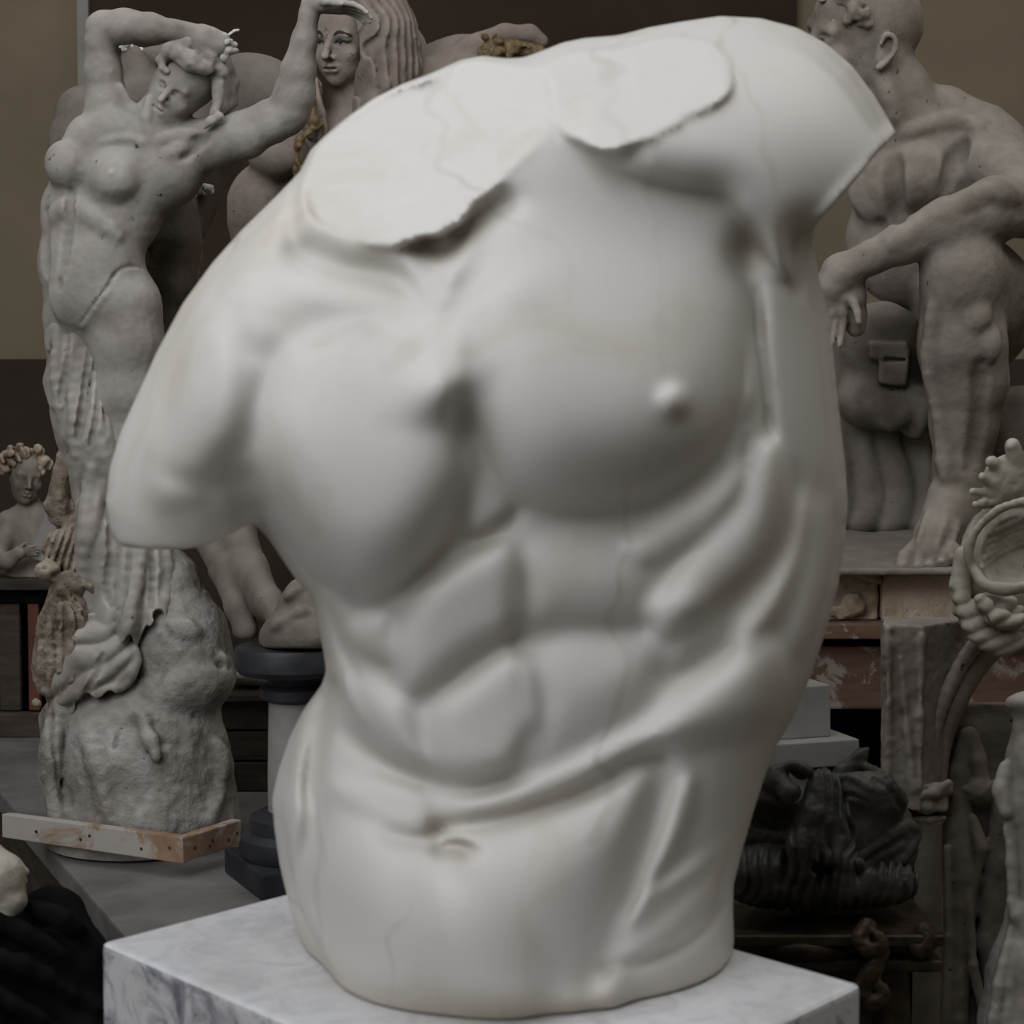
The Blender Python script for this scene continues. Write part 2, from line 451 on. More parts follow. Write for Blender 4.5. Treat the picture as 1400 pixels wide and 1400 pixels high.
def make_torso_fields():
    U, Vv = GU, GV
    ext = list(OUT)
    i = ext.index((166,747)); j = ext.index((345,713))
    ext[i:j] = [(180,830),(215,900),(300,890),(335,810)]            # the arm as it would run on below its break
    i = ext.index((1112,312)); j = ext.index((1226,183))
    ext[i:j+1] = [(1118,330),(1200,395),(1290,330),(1310,250),(1250,190)]
    edge = poly_sd(U, Vv, np.array(ext, float))
    real = poly_sd(U, Vv, np.array(OUT, float))
    inside = edge > 0
    h = poisson(inside)
    infl = np.sqrt(np.maximum(h, 0))
    print('inflate max', infl.max())
    # flatten the drum a little: broad front, quickly turning sides
    A = 300.0
    base = A*np.tanh(infl/A*1.12)
    tw = np.clip((Vv-700)/400, 0, 1); tw = tw*tw*(3-2*tw)
    mid = (-.20*(1-tw)+.04*tw)*(U-740)          # the chest is turned to the left, the hips are not
    front = base*1.0
    S = np.where(inside, np.clip(edge/14, 0, 1), 0)    # relief dies out at the outline

    def pad(poly, ht, R=40, soft=4, p=.5, grad=None, res=5, wide=0, R2=26):
        """a muscle: outlined patch with rounded rim; grad=((x0,y0),(x1,y1)): fades from 1 to 0"""
        P = catmull(np.array(poly, float), res, closed=True)
        x0, y0 = P.min(0)-60; x1, y1 = P.max(0)+60
        i0 = max(int((x0-GU0)/GS), 0); i1 = int((x1-GU0)/GS)+1; j0 = max(int((y0-GV0)/GS), 0); j1 = int((y1-GV0)/GS)+1
        sl = (slice(j0, j1), slice(i0, i1)); u, v = U[sl], Vv[sl]
        e = poly_sd(u, v, P)
        t = np.clip(e/R, 0, 1)
        prof = (1-(1-t)**2)**p
        if wide:                               # broad dome with a tight rim
            pp = np.pad(prof, 40); prof = blur(pp, wide/GS)[40:-40, 40:-40]
            t2 = np.clip(e/R2, 0, 1); prof = prof*(1-(1-t2)**2)**.5
        if soft: prof = blur(prof, soft/GS)
        if grad:
            (ax, ay), (bx, by) = grad; ex, ey = bx-ax, by-ay
            q = np.clip(((u-ax)*ex+(v-ay)*ey)/(ex*ex+ey*ey), 0, 1); q = q*q*(3-2*q)
            prof = prof*(1-q)
        return sl, ht*prof
    R = np.zeros(U.shape)
    def add(*a, **k):
        sl, r = pad(*a, **k); R[sl] += r
    def mx(*a, kk=6, base=0, **k):
        sl, r = pad(*a, **k)
        m = r > .3
        R[sl] = np.where(m, smax(R[sl], r+base, kk), R[sl])
    def stroke(pts, amp, w, w2=None, res=6):
        """groove (amp<0) or ridge (amp>0) along a line; pts may carry (x, y, amp factor)"""
        P = np.array([(p+(1,))[:3] for p in pts], float)
        P = catmull(P, res)
        m = 3.2*w
        i0 = max(int((P[:, 0].min()-m-GU0)/GS), 0); i1 = int((P[:, 0].max()+m-GU0)/GS)+2; j0 = max(int((P[:, 1].min()-m-GV0)/GS), 0); j1 = int((P[:, 1].max()+m-GV0)/GS)+2
        sl = (slice(j0, j1), slice(i0, i1)); u, v = U[sl], Vv[sl]
        best = np.full(u.shape, 1e9); am = np.zeros(u.shape)
        for a, b in zip(P[:-1], P[1:]):
            ex, ey = b[0]-a[0], b[1]-a[1]; L = ex*ex+ey*ey+1e-9
            t = np.clip(((u-a[0])*ex+(v-a[1])*ey)/L, 0, 1)
            d = (u-a[0]-t*ex)**2+(v-a[1]-t*ey)**2
            c = d < best; best = np.where(c, d, best); am = np.where(c, a[2]+t*(b[2]-a[2]), am)
        R[sl] += amp*am*np.exp(-best/(2*w*w)*1.6)
    def blob(x, y, rx, ry, amp, ang=0, p=1.0):
        c, s = math.cos(math.radians(ang)), math.sin(math.radians(ang))
        dx, dy = U-x, Vv-y
        R[...] += amp*np.exp(-(((dx*c+dy*s)/rx)**2+((-dx*s+dy*c)/ry)**2)**p)

    # ---- large masses -------------------------------------------------
    blob(800, 480, 330, 260, 22)                       # rib cage
    blob(610, 1290, 250, 210, 55)                      # belly
    blob(560, 300, 120, 60, -10)
    # waist of the left side
    stroke([(440,925),(470,1010),(520,1070),(590,1110)], -20, 40)
    # ---- pectorals ----------------------------------------------------
    RP = [(612,470),(622,410),(650,350),(700,295),(770,255),(860,262),(950,280),(1005,325),(1026,390),(1026,460),(1020,530),(1003,590),(962,642),(900,682),(835,701),(770,704),(720,692),(685,668),(660,625),(640,575),(620,520)]
    add(RP, 88, R=135, soft=6, wide=28, R2=34, p=.6, grad=((750,610),(800,225)))
    LP = [(628,440),(640,500),(638,560),(640,590),(650,640),(634,700),(598,760),(548,805),(492,828),(445,806),(404,764),(374,704),(356,645),(352,580),(368,510),(400,455),(470,430),(540,425)]
    add(LP, 84, R=92, soft=6, wide=16, R2=34, p=.6, grad=((500,730),(455,300)))
    # ---- sternum, collar bones, neck pit -------------------------------
    add([(520,440),(570,400),(612,410),(622,470),(612,530),(590,572),(550,566),(520,510)], 9, R=55, soft=12, p=.9)
    stroke([(600,566,.5),(630,552),(665,532,.6),(690,505,.2)], -5, 22)
    stroke([(540,584,.6),(590,590),(625,574,.7)], -3, 18)
    add([(640,590),(665,640),(700,700),(690,725),(650,738),(636,700)], 14, R=26, soft=5)
    stroke([(640,742,.7),(670,732),(705,704,.6)], -14, 12)
    stroke([(320,430,.5),(350,408,.8),(410,400),(470,398),(530,406),(575,425,.5)], 8, 34)      # collar bone
    blob(335, 425, 44, 40, 7)
    stroke([(335,475,.9),(370,482),(420,474,.5),(470,462,.2)], -4, 20)
    blob(322, 560, 60, 110, 26); blob(614, 490, 34, 90, 20); blob(360, 470, 60, 40, 10); blob(630, 525, 30, 40, 12); blob(606, 540, 44, 40, 19)
    stroke([(312,420,.3),(318,455,.8),(340,480)], -5, 18)
    stroke([(420,350,1),(470,370),(520,376),(555,385,.8),(580,400,.3)], -34, 24)              # hollow above it
    stroke([(548,352,.6),(570,380),(592,412,.4)], 14, 13)
    stroke([(575,330),(610,340),(640,308),(690,275,.8)], -30, 18)
    stroke([(640,345,.6),(618,385),(610,430,.3)], 8, 16)
    stroke([(690,260),(650,300),(625,350),(612,400,.5)], 9, 18)
    stroke([(640,440,.4),(700,400),(750,380,.4)], 5, 28)
    # ---- deltoid of the hanging stump ----------------------------------
    add([(205,520),(250,430),(300,420),(330,470),(330,560),(310,640),(260,700),(200,690),(185,610)], 22, R=70, soft=10, p=.8)
    stroke([(250,470,.3),(232,540),(228,620,.8),(250,690,.2)], -9, 13)
    stroke([(300,640,.5),(335,610),(352,560,.7),(365,500,.3)], -13, 20)
    stroke([(215,640,.5),(240,655),(300,665,.5)], -6, 14)
    stroke([(330,660),(345,700)], -26, 22)
    # ---- abdomen --------------------------------------------------------
    add([(690,760),(730,728),(800,722),(870,730),(915,765),(910,815),(880,850),(830,866),(770,870),(708,866),(694,810)], 27, R=85, soft=9, p=.95)
    add([(700,905),(770,868),(850,872),(908,892),(898,940),(865,985),(810,1020),(745,1050),(712,1010),(704,950)], 24, R=85, soft=9, p=.95)
    stroke([(720,866,.5),(790,858),(870,862),(910,850,.6)], -7, 16)
    add([(534,900),(540,866),(566,812),(618,768),(676,738),(706,742),(716,800),(714,850),(700,872),(645,900),(594,940),(556,950)], 38, R=42, soft=7, p=.55)
    add([(470,858),(505,838),(536,846),(538,905),(505,905),(480,888)], 20, R=30, soft=5, p=.8)
    add([(532,830),(580,800),(600,800),(575,815),(545,836)], 12, R=12, soft=4)
    add([(590,962),(642,922),(704,884),(734,930),(738,1000),(724,1050),(660,1070),(612,1062),(586,1012)], 32, R=44, soft=8, p=.55)
    add([(448,905),(490,915),(530,935),(566,958),(590,1010),(606,1060),(545,1044),(494,1005),(464,955)], 30, R=60, soft=7, p=.8)
    stroke([(560,980,.3),(575,1010),(590,1050,.6)], -7, 10)
    stroke([(700,745,.5),(703,850),(712,930,.9),(722,1000,.4)], -4, 9)                          # linea alba
    stroke([(470,1000,.6),(520,1040),(570,1062),(640,1076),(700,1058),(724,1010,.5)], -18, 14)
    # lower rib arch and external oblique of the right side
    add([(640,1085),(720,1062),(800,1022),(880,980),(930,930),(1000,885),(1058,872),(1078,930),(1050,1000),(970,1020),(905,1038),(800,1085),(700,1112),(618,1128),(600,1105)], 22, R=46, soft=7, p=.75, grad=((900,900),(400,1200)))
    add([(885,1010),(960,930),(1010,880),(1062,872),(1080,920),(1056,985),(1000,1005),(940,1020)], 12, R=55, soft=8, p=.9)
    stroke([(600,1135,.9),(660,1125),(720,1112),(800,1082),(870,1042),(905,1035,.7)], -20, 13)
    stroke([(720,1085,.6),(800,1050),(880,1010),(950,975,.3)], 4, 16)
    # dark hollow under the ribs
    stroke([(900,900,.7),(930,925),(980,900),(1000,872,.6)], -15, 22)
    # ---- serratus and ribs of the right flank ----------------------------
    add([(850,742),(905,708),(955,680),(1000,640),(1022,590),(1024,640),(1012,690),(975,735),(925,765),(880,775)], 19, R=28, soft=6, p=.8)
    add([(880,835),(915,785),(965,735),(1008,690),(1026,635),(1042,596),(1068,604),(1082,650),(1078,705),(1052,765),(1004,815),(950,858),(905,872)], 34, R=40, soft=6, p=.75)
    add([(870,905),(880,862),(930,800),(960,800),(985,850),(960,900),(915,925)], 8, R=36, soft=7, p=.8)
    add([(996,868),(1040,812),(1068,752),(1082,690),(1098,668),(1112,700),(1106,750),(1090,805),(1062,858),(1020,895)], 28, R=34, soft=8, p=.9)
    add([(1100,760),(1112,690),(1132,690),(1140,760),(1126,840),(1100,900),(1078,880)], 20, R=34, soft=9, p=.9)
    add([(1034,380),(1075,372),(1118,392),(1136,480),(1144,580),(1130,660),(1098,650),(1070,590),(1050,500)], 10, R=50, soft=14, p=1)
    stroke([(1036,395,.4),(1038,470),(1046,540,1.0),(1050,590,1),(1048,605,.3)], -24, 9)
    stroke([(1022,560,.4),(1030,520),(1034,470,.5)], 12, 9)
    stroke([(1022,655,.2),(1016,628),(1022,600,.4)], -14, 6)
    stroke([(1086,640,.3),(1088,690),(1078,750,.8),(1050,800,.4)], -10, 9)
    stroke([(1012,345,.6),(1026,410),(1030,470,.7),(1028,520,.3)], -18, 12)
    stroke([(1205,215,.5),(1152,268),(1112,314),(1094,348),(1086,382,.6)], 12, 9)
    stroke([(1094,398,.6),(1103,362),(1120,330,.6)], -16, 9)
    # ---- lower belly, groin, hip ------------------------------------------
    add([(412,1230),(430,1165),(462,1128),(505,1118),(560,1146),(620,1170),(700,1230),(760,1330),(760,1420),(560,1440),(440,1400)], 42, R=150, soft=14, p=.85)
    add([(560,1180),(610,1145),(700,1128),(800,1092),(880,1050),(898,1075),(884,1150),(846,1230),(806,1310),(770,1400),(640,1400),(560,1300)], 36, R=110, soft=14, p=.85)
    add([(452,1070),(500,1058),(560,1074),(592,1102),(592,1130),(562,1140),(510,1120),(465,1100)], 12, R=26, soft=6)
    stroke([(530,1140,.4),(575,1150),(605,1138,.9)], -14, 10)
    # navel
    R[...] += -42*np.exp(-(((U-622)/30)**2+((Vv-1163)/15)**2)**2)
    blob(618, 1171, 16, 9, 30)
    stroke([(590,1150,.3),(620,1146),(655,1156,.4)], 6, 7)
    # groin fold and hip of the right side
    stroke([(905,1050,.5),(893,1110),(872,1170),(850,1230),(822,1300),(806,1350,.4)], -16, 20)
    add([(918,1085),(934,1058),(952,1066),(950,1112),(925,1165),(898,1215),(872,1258),(858,1262),(878,1200),(900,1140)], 18, R=16, soft=5, p=.75)
    stroke([(860,1265,.7),(900,1222),(945,1192),(990,1160,.4)], 9, 12)
    stroke([(862,1235,.3),(905,1195),(950,1165,.5)], -7, 10)
    add([(835,1312),(880,1275),(935,1230),(985,1178),(1012,1168),(1000,1225),(960,1262),(905,1296),(850,1325)], 10, R=28, soft=7)
    stroke([(830,1322,.6),(880,1312),(935,1290),(975,1258),(1006,1215)], -17, 8)
    stroke([(845,1110,.3),(825,1190),(800,1270),(790,1330,.5)], 0, 30)
    blob(790, 1370, 30, 26, 22); blob(835, 1360, 26, 30, 26)
    stroke([(760,1330,.5),(740,1380)], -8, 24)
    # ---- left hip and buttock seen behind the waist -------------------------
    stroke([(448,940),(432,1010),(425,1070),(430,1120,.8),(415,1180,.7),(405,1230,.3)], -34, 15)
    stroke([(430,975,.4),(410,1050),(405,1120),(402,1180,.5)], 12, 9)
    stroke([(436,835),(452,890),(474,945),(494,985,.4)], 14, 8)
    stroke([(448,835,.6),(466,880),(486,925,.6)], -14, 8)
    # ---- nipple ---------------------------------------------------------------
    R[...] += 17*np.exp(-(((U-922)/21)**2+((Vv-548)/21)**2)**1.5)
    # ---- the left shoulder slope ------------------------------------------------
    stroke([(404,240),(400,300),(396,345,.5)], -12, 10)
    stroke([(380,300,.5),(340,360),(300,410)], 8, 26)
    F = mid+front+blur(R, 1.0)*S
    # ---- the raised right shoulder: its round mass stands in front of the chest, cut off to the right
    SH = [(760,186),(800,214),(860,242),(930,258),(985,268),(1010,300),(1030,330),(1060,372),(1085,386),(1092,345),(1106,330),(1180,400),(1300,330),(1330,200),(1250,100),(1165,40),(1090,0),(985,-10),(900,10),(860,60),(800,120)]
    P = catmull(np.array(SH, float), 4, closed=True); e = poly_sd(U, Vv, P)
    lift = np.clip(e/70, 0, 1); lift = (1-(1-lift)**2)**.6
    w = np.clip((U-740)/150, 0, 1)
    F = F+58*blur(lift, 1.3)*w*(.5-.5*np.cos(np.clip((Vv+60)/300, 0, 1)*math.pi))*np.clip(edge/30, 0, 1)
    # armpit
    R2 = -30*np.exp(-(((U-1022)/26)**2+((Vv-345)/40)**2))
    F = F+R2*np.clip(edge/30, 0, 1)
    # ---- the two rough breaks of the neck and shoulder ---------------------------
    def slab(poly, n, lipw, h0, c):
        """flat break: plane through c (u, v, height) with slopes n, limited to the outline"""
        P = catmull(np.array(poly, float), 4, closed=True); e = poly_sd(U, Vv, P)+rough
        pl = c[2]+n[0]*(U-c[0])+n[1]*(Vv-c[1])
        m = np.clip(e/lipw, 0, 1); m = m*m*(3-2*m)
        return m, pl
    r1 = np.random.default_rng(3).normal(size=U.shape); rough = blur(r1, 2.2)*9+blur(r1, 6)*20
    chips = blur(np.random.default_rng(5).normal(size=U.shape), 1.2)*2.2+blur(np.random.default_rng(6).normal(size=U.shape), 5)*9
    NL = [(411,235),(424,206),(445,185),(475,160),(510,135),(550,115),(590,100),(630,82),(660,76),(690,80),(715,79),(745,100),(760,140),(745,190),(700,240),(650,290),(610,322),(560,338),(510,342),(468,325),(432,300),(416,270)]
    m, pl = slab(NL, (.36, 1.0), 9, 0, (570, 335, 300))
    F = F*(1-m)+(pl+chips*np.clip(edge/40-.3, 0, 1))*m
    NR = [(730,82),(770,52),(840,44),(885,36),(940,44),(985,62),(1003,95),(1000,135),(960,160),(920,178),(880,200),(835,212),(800,203),(765,184),(740,140)]
    m, pl = slab(NR, (.06, 1.2), 9, 0, (835, 212, 275))
    m = m*np.clip((U-735)/70, 0, 1)
    F = F*(1-m)+(pl+chips*.8)*m
    lim = mid+10+6*np.maximum(edge, 0)                         # never past the outline's rim
    F = np.where(inside, np.minimum(F, np.maximum(lim, mid+front)), mid)
    B = mid-base*.92
    back = np.zeros(U.shape)
    back += 26*np.exp(-(((U-470)/150)**2+((Vv-420)/190)**2))+26*np.exp(-(((U-960)/170)**2+((Vv-420)/200)**2))     # shoulder blades
    back += 34*np.exp(-(((U-520)/120)**2+((Vv-1250)/140)**2))+34*np.exp(-(((U-870)/130)**2+((Vv-1250)/140)**2))   # buttocks
    back -= 26*np.exp(-((U-720-.0*Vv)/40)**2)*np.clip((Vv-200)/200, 0, 1)                                          # spine
    B = np.where(inside, B-back*np.clip(edge/60, 0, 1), mid)
    out = np.where(inside, 0, -edge)*1.2
    return F-out, B+out, real

def build_torso(mat, parent):
    F, B, edge = make_torso_fields()
    hv = .0030
    lo = np.array([-.37, .96, BLOCK_Z-.006]); hi = np.array([.335, 1.56, 1.90])
    n = np.ceil((hi-lo)/hv).astype(int)+1
    ax = [lo[i]+hv*np.arange(n[i]) for i in range(3)]
    gF = np.sqrt(1+sum(np.square(g/GS) for g in np.gradient(F))); gB = np.sqrt(1+sum(np.square(g/GS) for g in np.gradient(B)))
    gF = np.minimum(blur(gF, 1.2), 9); gB = np.minimum(blur(gB, 1.2), 9)
    f = np.empty(n, np.float32)
    Yg, Zg = np.meshgrid(ax[1], ax[2], indexing='ij')
    hh = (TD-Yg)/TS
    for i, x in enumerate(ax[0]):
        P = np.stack([np.full(Yg.shape, x), Yg, Zg], -1)
        u, v = proj(P)
        gi = (u-GU0)/GS; gj = (v-GV0)/GS
        a = (hh-bilin(F, gi, gj))/bilin(gF, gi, gj)
        b = (bilin(B, gi, gj)-hh)/bilin(gB, gi, gj)
        f[i] = np.maximum(np.maximum(a, b), -bilin(edge, gi, gj))
    f = np.maximum(f, ((BLOCK_Z+.0005-ax[2])/TS)[None, None, :])
    f[0] = f[-1] = 1; f[:, 0] = 1; f[:, -1] = 1; f[:, :, 0] = 1; f[:, :, -1] = 1
    v, q = surface_nets(f, lo, hv)
    keep = v[:, 2] < BLOCK_Z+.004
    v2 = smooth_mesh(v, q, 2, .5)
    v2[keep, 2] = np.maximum(v2[keep, 2], BLOCK_Z+.0004)
    q = orient(v2, q)
    o = link_mesh('torso_body', v2, q, mat, parent)
    print('torso', len(v), 'verts', time.time()-T0)
    return o, F
# ================================================================ clay helpers for figures
def head(c, ctr, H, rot, k=.03, ears=True, nose=1.0):
    M = rotm(rot); ctr = np.array(ctr, float)
    def T(p): return (ctr+M@(np.array(p, float)*H))
    def e(p, r, kk=k, op='+', rr=(0, 0, 0)):
        # rotation of an ellipsoid: head turn (extra turn rr is small and ignored)
        c.ell(T(p), np.array(r)*H, rot, kk*H, op)
    def cn(p, q, r1, r2, kk=k, op='+'): c.cone(T(p), T(q), r1*H, r2*H, kk*H, op)
    e((0, -.13, .08), (.33, .38, .42), .06); e((0, .10, -.06), (.265, .38, .29), .1); e((0, .29, -.10), (.2, .17, .19), .1)
    e((0, .42, -.21), (.085, .07, .075), .07)
    for s in (-1, 1): e((s*.17, .14, -.22), (.09, .09, .08), .08)
    cn((-.17, -.06, -.285), (.17, -.06, -.285), .045, .045, .06)
    for s in (-1, 1):
        e((s*.125, .015, -.355), (.085, .045, .06), .03, '-'); e((s*.125, .02, -.275), (.065, .042, .05), .01)
        cn((s*.06, .0, -.325), (s*.19, .0, -.295), .014, .012, .012)
    cn((0, -.05, -.325), (0, .155, -.335-.09*nose), .034, .05, .04)
    for s in (-1, 1): e((s*.045, .175, -.345), (.036, .03, .045), .03)
    cn((-.085, .275, -.315), (0, .262, -.35), .022, .027, .02); cn((0, .262, -.35), (.085, .275, -.315), .027, .022, .02)
    cn((-.06, .318, -.322), (.06, .318, -.322), .03, .03, .02)
    cn((-.095, .291, -.335), (.095, .291, -.335), .009, .009, .012, '-')
    if ears:
        for s in (-1, 1):
            e((s*.335, .06, .06), (.035, .115, .075), .02); e((s*.375, .06, .04), (.03, .07, .04), .02, '-')
    return T
def hand(c, o, f, s, L, curl=25, spread=.5, k=2.5):
    """o wrist, f pointing to the finger tips, s to the thumb side"""
    f = np.array(f, float); f /= np.linalg.norm(f); s = np.array(s, float); s -= f*(s@f); s /= np.linalg.norm(s); n = np.cross(f, s); o = np.array(o, float)
    c.cone(o, o+f*.2*L+s*.09*L, .13*L, .13*L, k); c.cone(o, o+f*.42*L+s*.12*L, .12*L, .095*L, k); c.cone(o, o+f*.42*L-s*.12*L, .12*L, .085*L, k); c.cone(o+f*.2*L, o+f*.44*L, .12*L, .095*L, k)
    for i, (off, ln) in enumerate(((.15, .46), (.05, .52), (-.05, .48), (-.145, .37))):
        p = o+f*.44*L+s*off*L; a = math.radians(curl*(.5+.12*i)); d = f+s*(off*spread)
        for j, (fr, r) in enumerate(((.45, .056), (.31, .05), (.24, .044))):
            dd = d*math.cos(a)+n*math.sin(a); q = p+dd/np.linalg.norm(dd)*ln*L*fr
            c.cone(p, q, r*L, (r-.006)*L, k*.5); p = q; a += math.radians(curl)
    p = o+f*.14*L+s*.11*L
    for fr, r, a in ((.2, .07, .9), (.17, .055, .55), (.13, .048, .3)):
        d = f*math.cos(a)+s*math.sin(a)+n*.25; q = p+d/np.linalg.norm(d)*L*fr; c.cone(p, q, r*L, (r-.007)*L, k); p = q
def lumps(c, pts, rr, n, seed, k=3, op='+', jit=1.0):
    r = np.random.default_rng(seed); P = catmull(np.array(pts, float), 8)
    for _ in range(n):
        p = P[r.integers(len(P))]+r.normal(size=3)*rr*jit
        c.ell(p, rr*r.uniform(.4, 1.1, 3), r.uniform(0, 180, 3), k, op)

TZ = CAMZ-.591                                  # top of the low work table
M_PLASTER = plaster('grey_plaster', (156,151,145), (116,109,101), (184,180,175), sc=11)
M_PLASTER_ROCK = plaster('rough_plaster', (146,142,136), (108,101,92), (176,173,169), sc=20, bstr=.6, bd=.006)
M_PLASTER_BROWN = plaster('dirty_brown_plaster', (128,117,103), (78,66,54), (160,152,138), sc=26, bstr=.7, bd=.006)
M_PLASTER_DARK = plaster('dark_and_shaded_plaster', (112,105,97), (78,71,63), (138,132,124))  # dark tone also paints in the shade on the rear figure
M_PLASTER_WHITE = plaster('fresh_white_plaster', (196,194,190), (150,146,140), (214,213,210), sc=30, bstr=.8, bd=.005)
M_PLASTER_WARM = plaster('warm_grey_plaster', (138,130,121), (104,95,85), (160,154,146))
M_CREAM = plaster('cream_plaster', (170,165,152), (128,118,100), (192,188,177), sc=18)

# ================================================================ dancing woman on the rock, left
WD = 2.25
wom = empty('statue', at(195, 1165, WD), 'plaster statue of a half-nude woman with arms raised overhead, standing on a rough rock base', 'statue')
def make_woman():
    c = Clay(((30, -25, -170), (520, 740, 130)), 2.6)
    # trunk
    c.ell((140, 432, 0), (76, 68, 58), (0, 0, 10), 10)
    c.tube([(128, 320, 2, 70), (124, 360, -2, 70), (134, 405, -4, 72)], 14)
    c.ell((138, 290, 4), (84, 66, 56), (0, 0, 8), 14)
    c.ell((168, 222, 8), (100, 70, 56), (0, 0, -8), 14)
    c.tube([(178, 268, 6, 50), (228, 232, 2, 50), (268, 200, 0, 36)], 14)
    c.ell((100, 400, -52), (34, 44, 16), (0, 0, 0), 12)
    # ribs, waist furrows
    # breasts
    c.ell((154, 240, -40), (37, 35, 31), (0, 0, 0), 13); c.ell((154, 250, -44), (30, 24, 28), (0, 0, 0), 10); c.ell((152, 236, -70), (5, 5, 4), (0, 0, 0), 3)
    c.ell((88, 224, -30), (27, 32, 28), (0, 0, 0), 15)
    # shoulders, collar bones, neck
    c.tube([(120, 186, -8, 30), (150, 176, -4, 34), (250, 192, 0, 30)], 12)
    pass
    c.tube([(196, 190, 0, 28), (210, 160, -4, 25), (226, 132, -6, 25)], 12)
    c.tube([(204, 188, -30, 5), (200, 160, -30, 6), (204, 135, -26, 6)], 6)
    # arm bent over the head
    c.tube([(150, 178, 0, 36), (146, 140, 2, 29), (141, 95, 4, 25), (138, 55, 4, 21), (141, 34, 2, 19)], 10)
    c.ell((127, 34, 0), (9, 9, 10), (0, 0, 0), 8)
    c.tube([(140, 36, 2, 20), (170, 36, -6, 24), (205, 38, -18, 20), (240, 42, -28, 14), (258, 45, -32, 13)], 8)
    c.tube([(150, 150, -26, 5), (165, 172, -30, 6), (178, 184, -34, 5)], 8); c.tube([(165, 120, -18, 5), (180, 150, -16, 8), (186, 180, -20, 6)], 8)
    # the hand, broken off at the knuckles
    c.tube([(256, 45, -32, 13), (276, 52, -36, 17), (300, 60, -40, 17)], 6); c.ell((288, 58, -42), (26, 17, 13), (0, 0, 25), 5)
    c.tube([(276, 40, -40, 6), (292, 46, -46, 7), (306, 52, -46, 7)], 4); c.tube([(272, 62, -46, 6), (284, 72, -50, 6), (292, 76, -50, 6)], 3)
    # stretched arm
    c.tube([(256, 205, -2, 38), (292, 196, -8, 34), (336, 184, -16, 32), (372, 166, -20, 29), (396, 152, -22, 26), (405, 125, -24, 25)], 10)
    c.tube([(392, 160, -20, 25), (402, 130, -26, 27), (408, 95, -32, 23), (416, 55, -36, 17), (423, 18, -38, 13), (425, 5, -38, 13)], 8)
    c.ell((400, 170, -4), (12, 12, 12), (0, 0, 0), 8)
    hand(c, (424, 6, -38), (1, .05, -.15), (.1, -.4, -1), 96, 16)
    # legs
    c.tube([(168, 420, -18, 55), (170, 470, -24, 52), (172, 540, -26, 47), (176, 600, -22, 40), (182, 660, -14, 38), (190, 735, -6, 34)], 14)
    c.tube([(110, 440, 6, 50), (112, 520, 6, 46), (125, 600, 10, 42), (150, 700, 14, 40)], 14)
    # head thrown sideways
    c.ell((250, 112, -4), (46, 40, 44), (0, 0, -40), 8)
    T = head(c, (250, 122, -8), 112, (14, 24, 34), .03, False)
    c.rib([(140, 192, 4), (170, 188, 5), (196, 194, 4)], .5, 8); c.rib([(212, 194, 4), (240, 186, 6), (266, 184, 6)], .4, 8)
    c.rib([(70, 300, 6), (92, 284, 8), (120, 292, 8), (160, 322, 5)], .5, 14)
    c.rib([(98, 262, 4), (92, 320, 5), (86, 372, 4)], .5, 8, '-'); c.rib([(82, 380, 3.5), (82, 394, 3.5)], .2, 3, '-')
    c.rib([(62, 290, 5), (60, 330, 6), (62, 370, 5)], .4, 10, '-')
    c.rib([(250, 212, 6), (262, 200, 8), (280, 188, 5)], .5, 8, '-'); c.rib([(230, 210, 6), (258, 196, 7)], .3, 10)
    c.rib([(112, 440, 2.2), (128, 416, 2.2), (146, 392, 2.2), (160, 370, 2.2)], .2, 2, '-'); c.rib([(152, 380, 2), (168, 366, 2), (188, 364, 2), (205, 370, 2)], .2, 2, '-')
    c.rib([(112, 446, 3), (130, 422, 3), (148, 398, 3)], .5, 4)
    c.noise(.4, 40, 3); c.noise(.25, 9, 4)
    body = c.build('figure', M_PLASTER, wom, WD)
    # hair
    c = Clay(((195, 30, -100), (345, 200, 70)), 2.2)
    c.ell((272, 84, 0), (48, 30, 42), (0, 0, 20), 6)
    c.tube([(222, 82, -30, 9), (232, 70, -34, 12), (254, 62, -40, 12)], 4); c.tube([(246, 74, -46, 13), (262, 84, -52, 15), (282, 92, -48, 12)], 3); c.tube([(262, 64, -36, 12), (286, 74, -42, 14), (302, 96, -36, 12)], 4)
    c.tube([(224, 78, -34, 6), (222, 92, -36, 5), (228, 98, -40, 5)], 3)
    for i in range(6):
        x = 296+i*4; c.tube([(x-8, 80, -30+i*8, 9), (x+2, 112, -34+i*8, 9), (x+2, 140, -34+i*8, 8), (x-4-3*i, 162, -38+i*8, 6)], 2.5)
    c.tube([(300, 160, -44, 7), (288, 166, -48, 6), (280, 174, -48, 4)], 3)
    c.noise(1.1, 14, 8)
    c.build('hair', M_PLASTER, wom, WD)
    # fresh plaster and wire on the broken fingers
    c = Clay(((285, 30, -75), (345, 95, -10)), 1.5)
    lumps(c, [(308, 48, -44), (312, 62, -46), (306, 72, -48)], 7, 14, 4, 1.5, jit=.5)
    c.tube([(312, 48, -44, 2), (320, 42, -44, 2), (326, 41, -44, 2)], 1); c.tube([(312, 64, -48, 2), (319, 62, -48, 2)], 1)
    c.build('broken_fingers', M_PLASTER_WHITE, wom, WD, 0)
    # cloth slipping from the hips and falling to the rock
    c = Clay(((40, 345, -190), (262, 1000, 110)), 2.3)
    c.tube([(101, 452, -8, 38), (107, 500, -14, 39), (114, 560, -18, 40), (130, 625, -20, 44)], 14)
    c.ell((124, 590, -34), (38, 52, 36), (0, 0, -18), 12)
    c.ell((93, 525, -16), (26, 50, 30), (0, 0, -6), 14)
    c.folds(7, 30, (.92, .32, .1), .35, 5, 430, 640, 40)
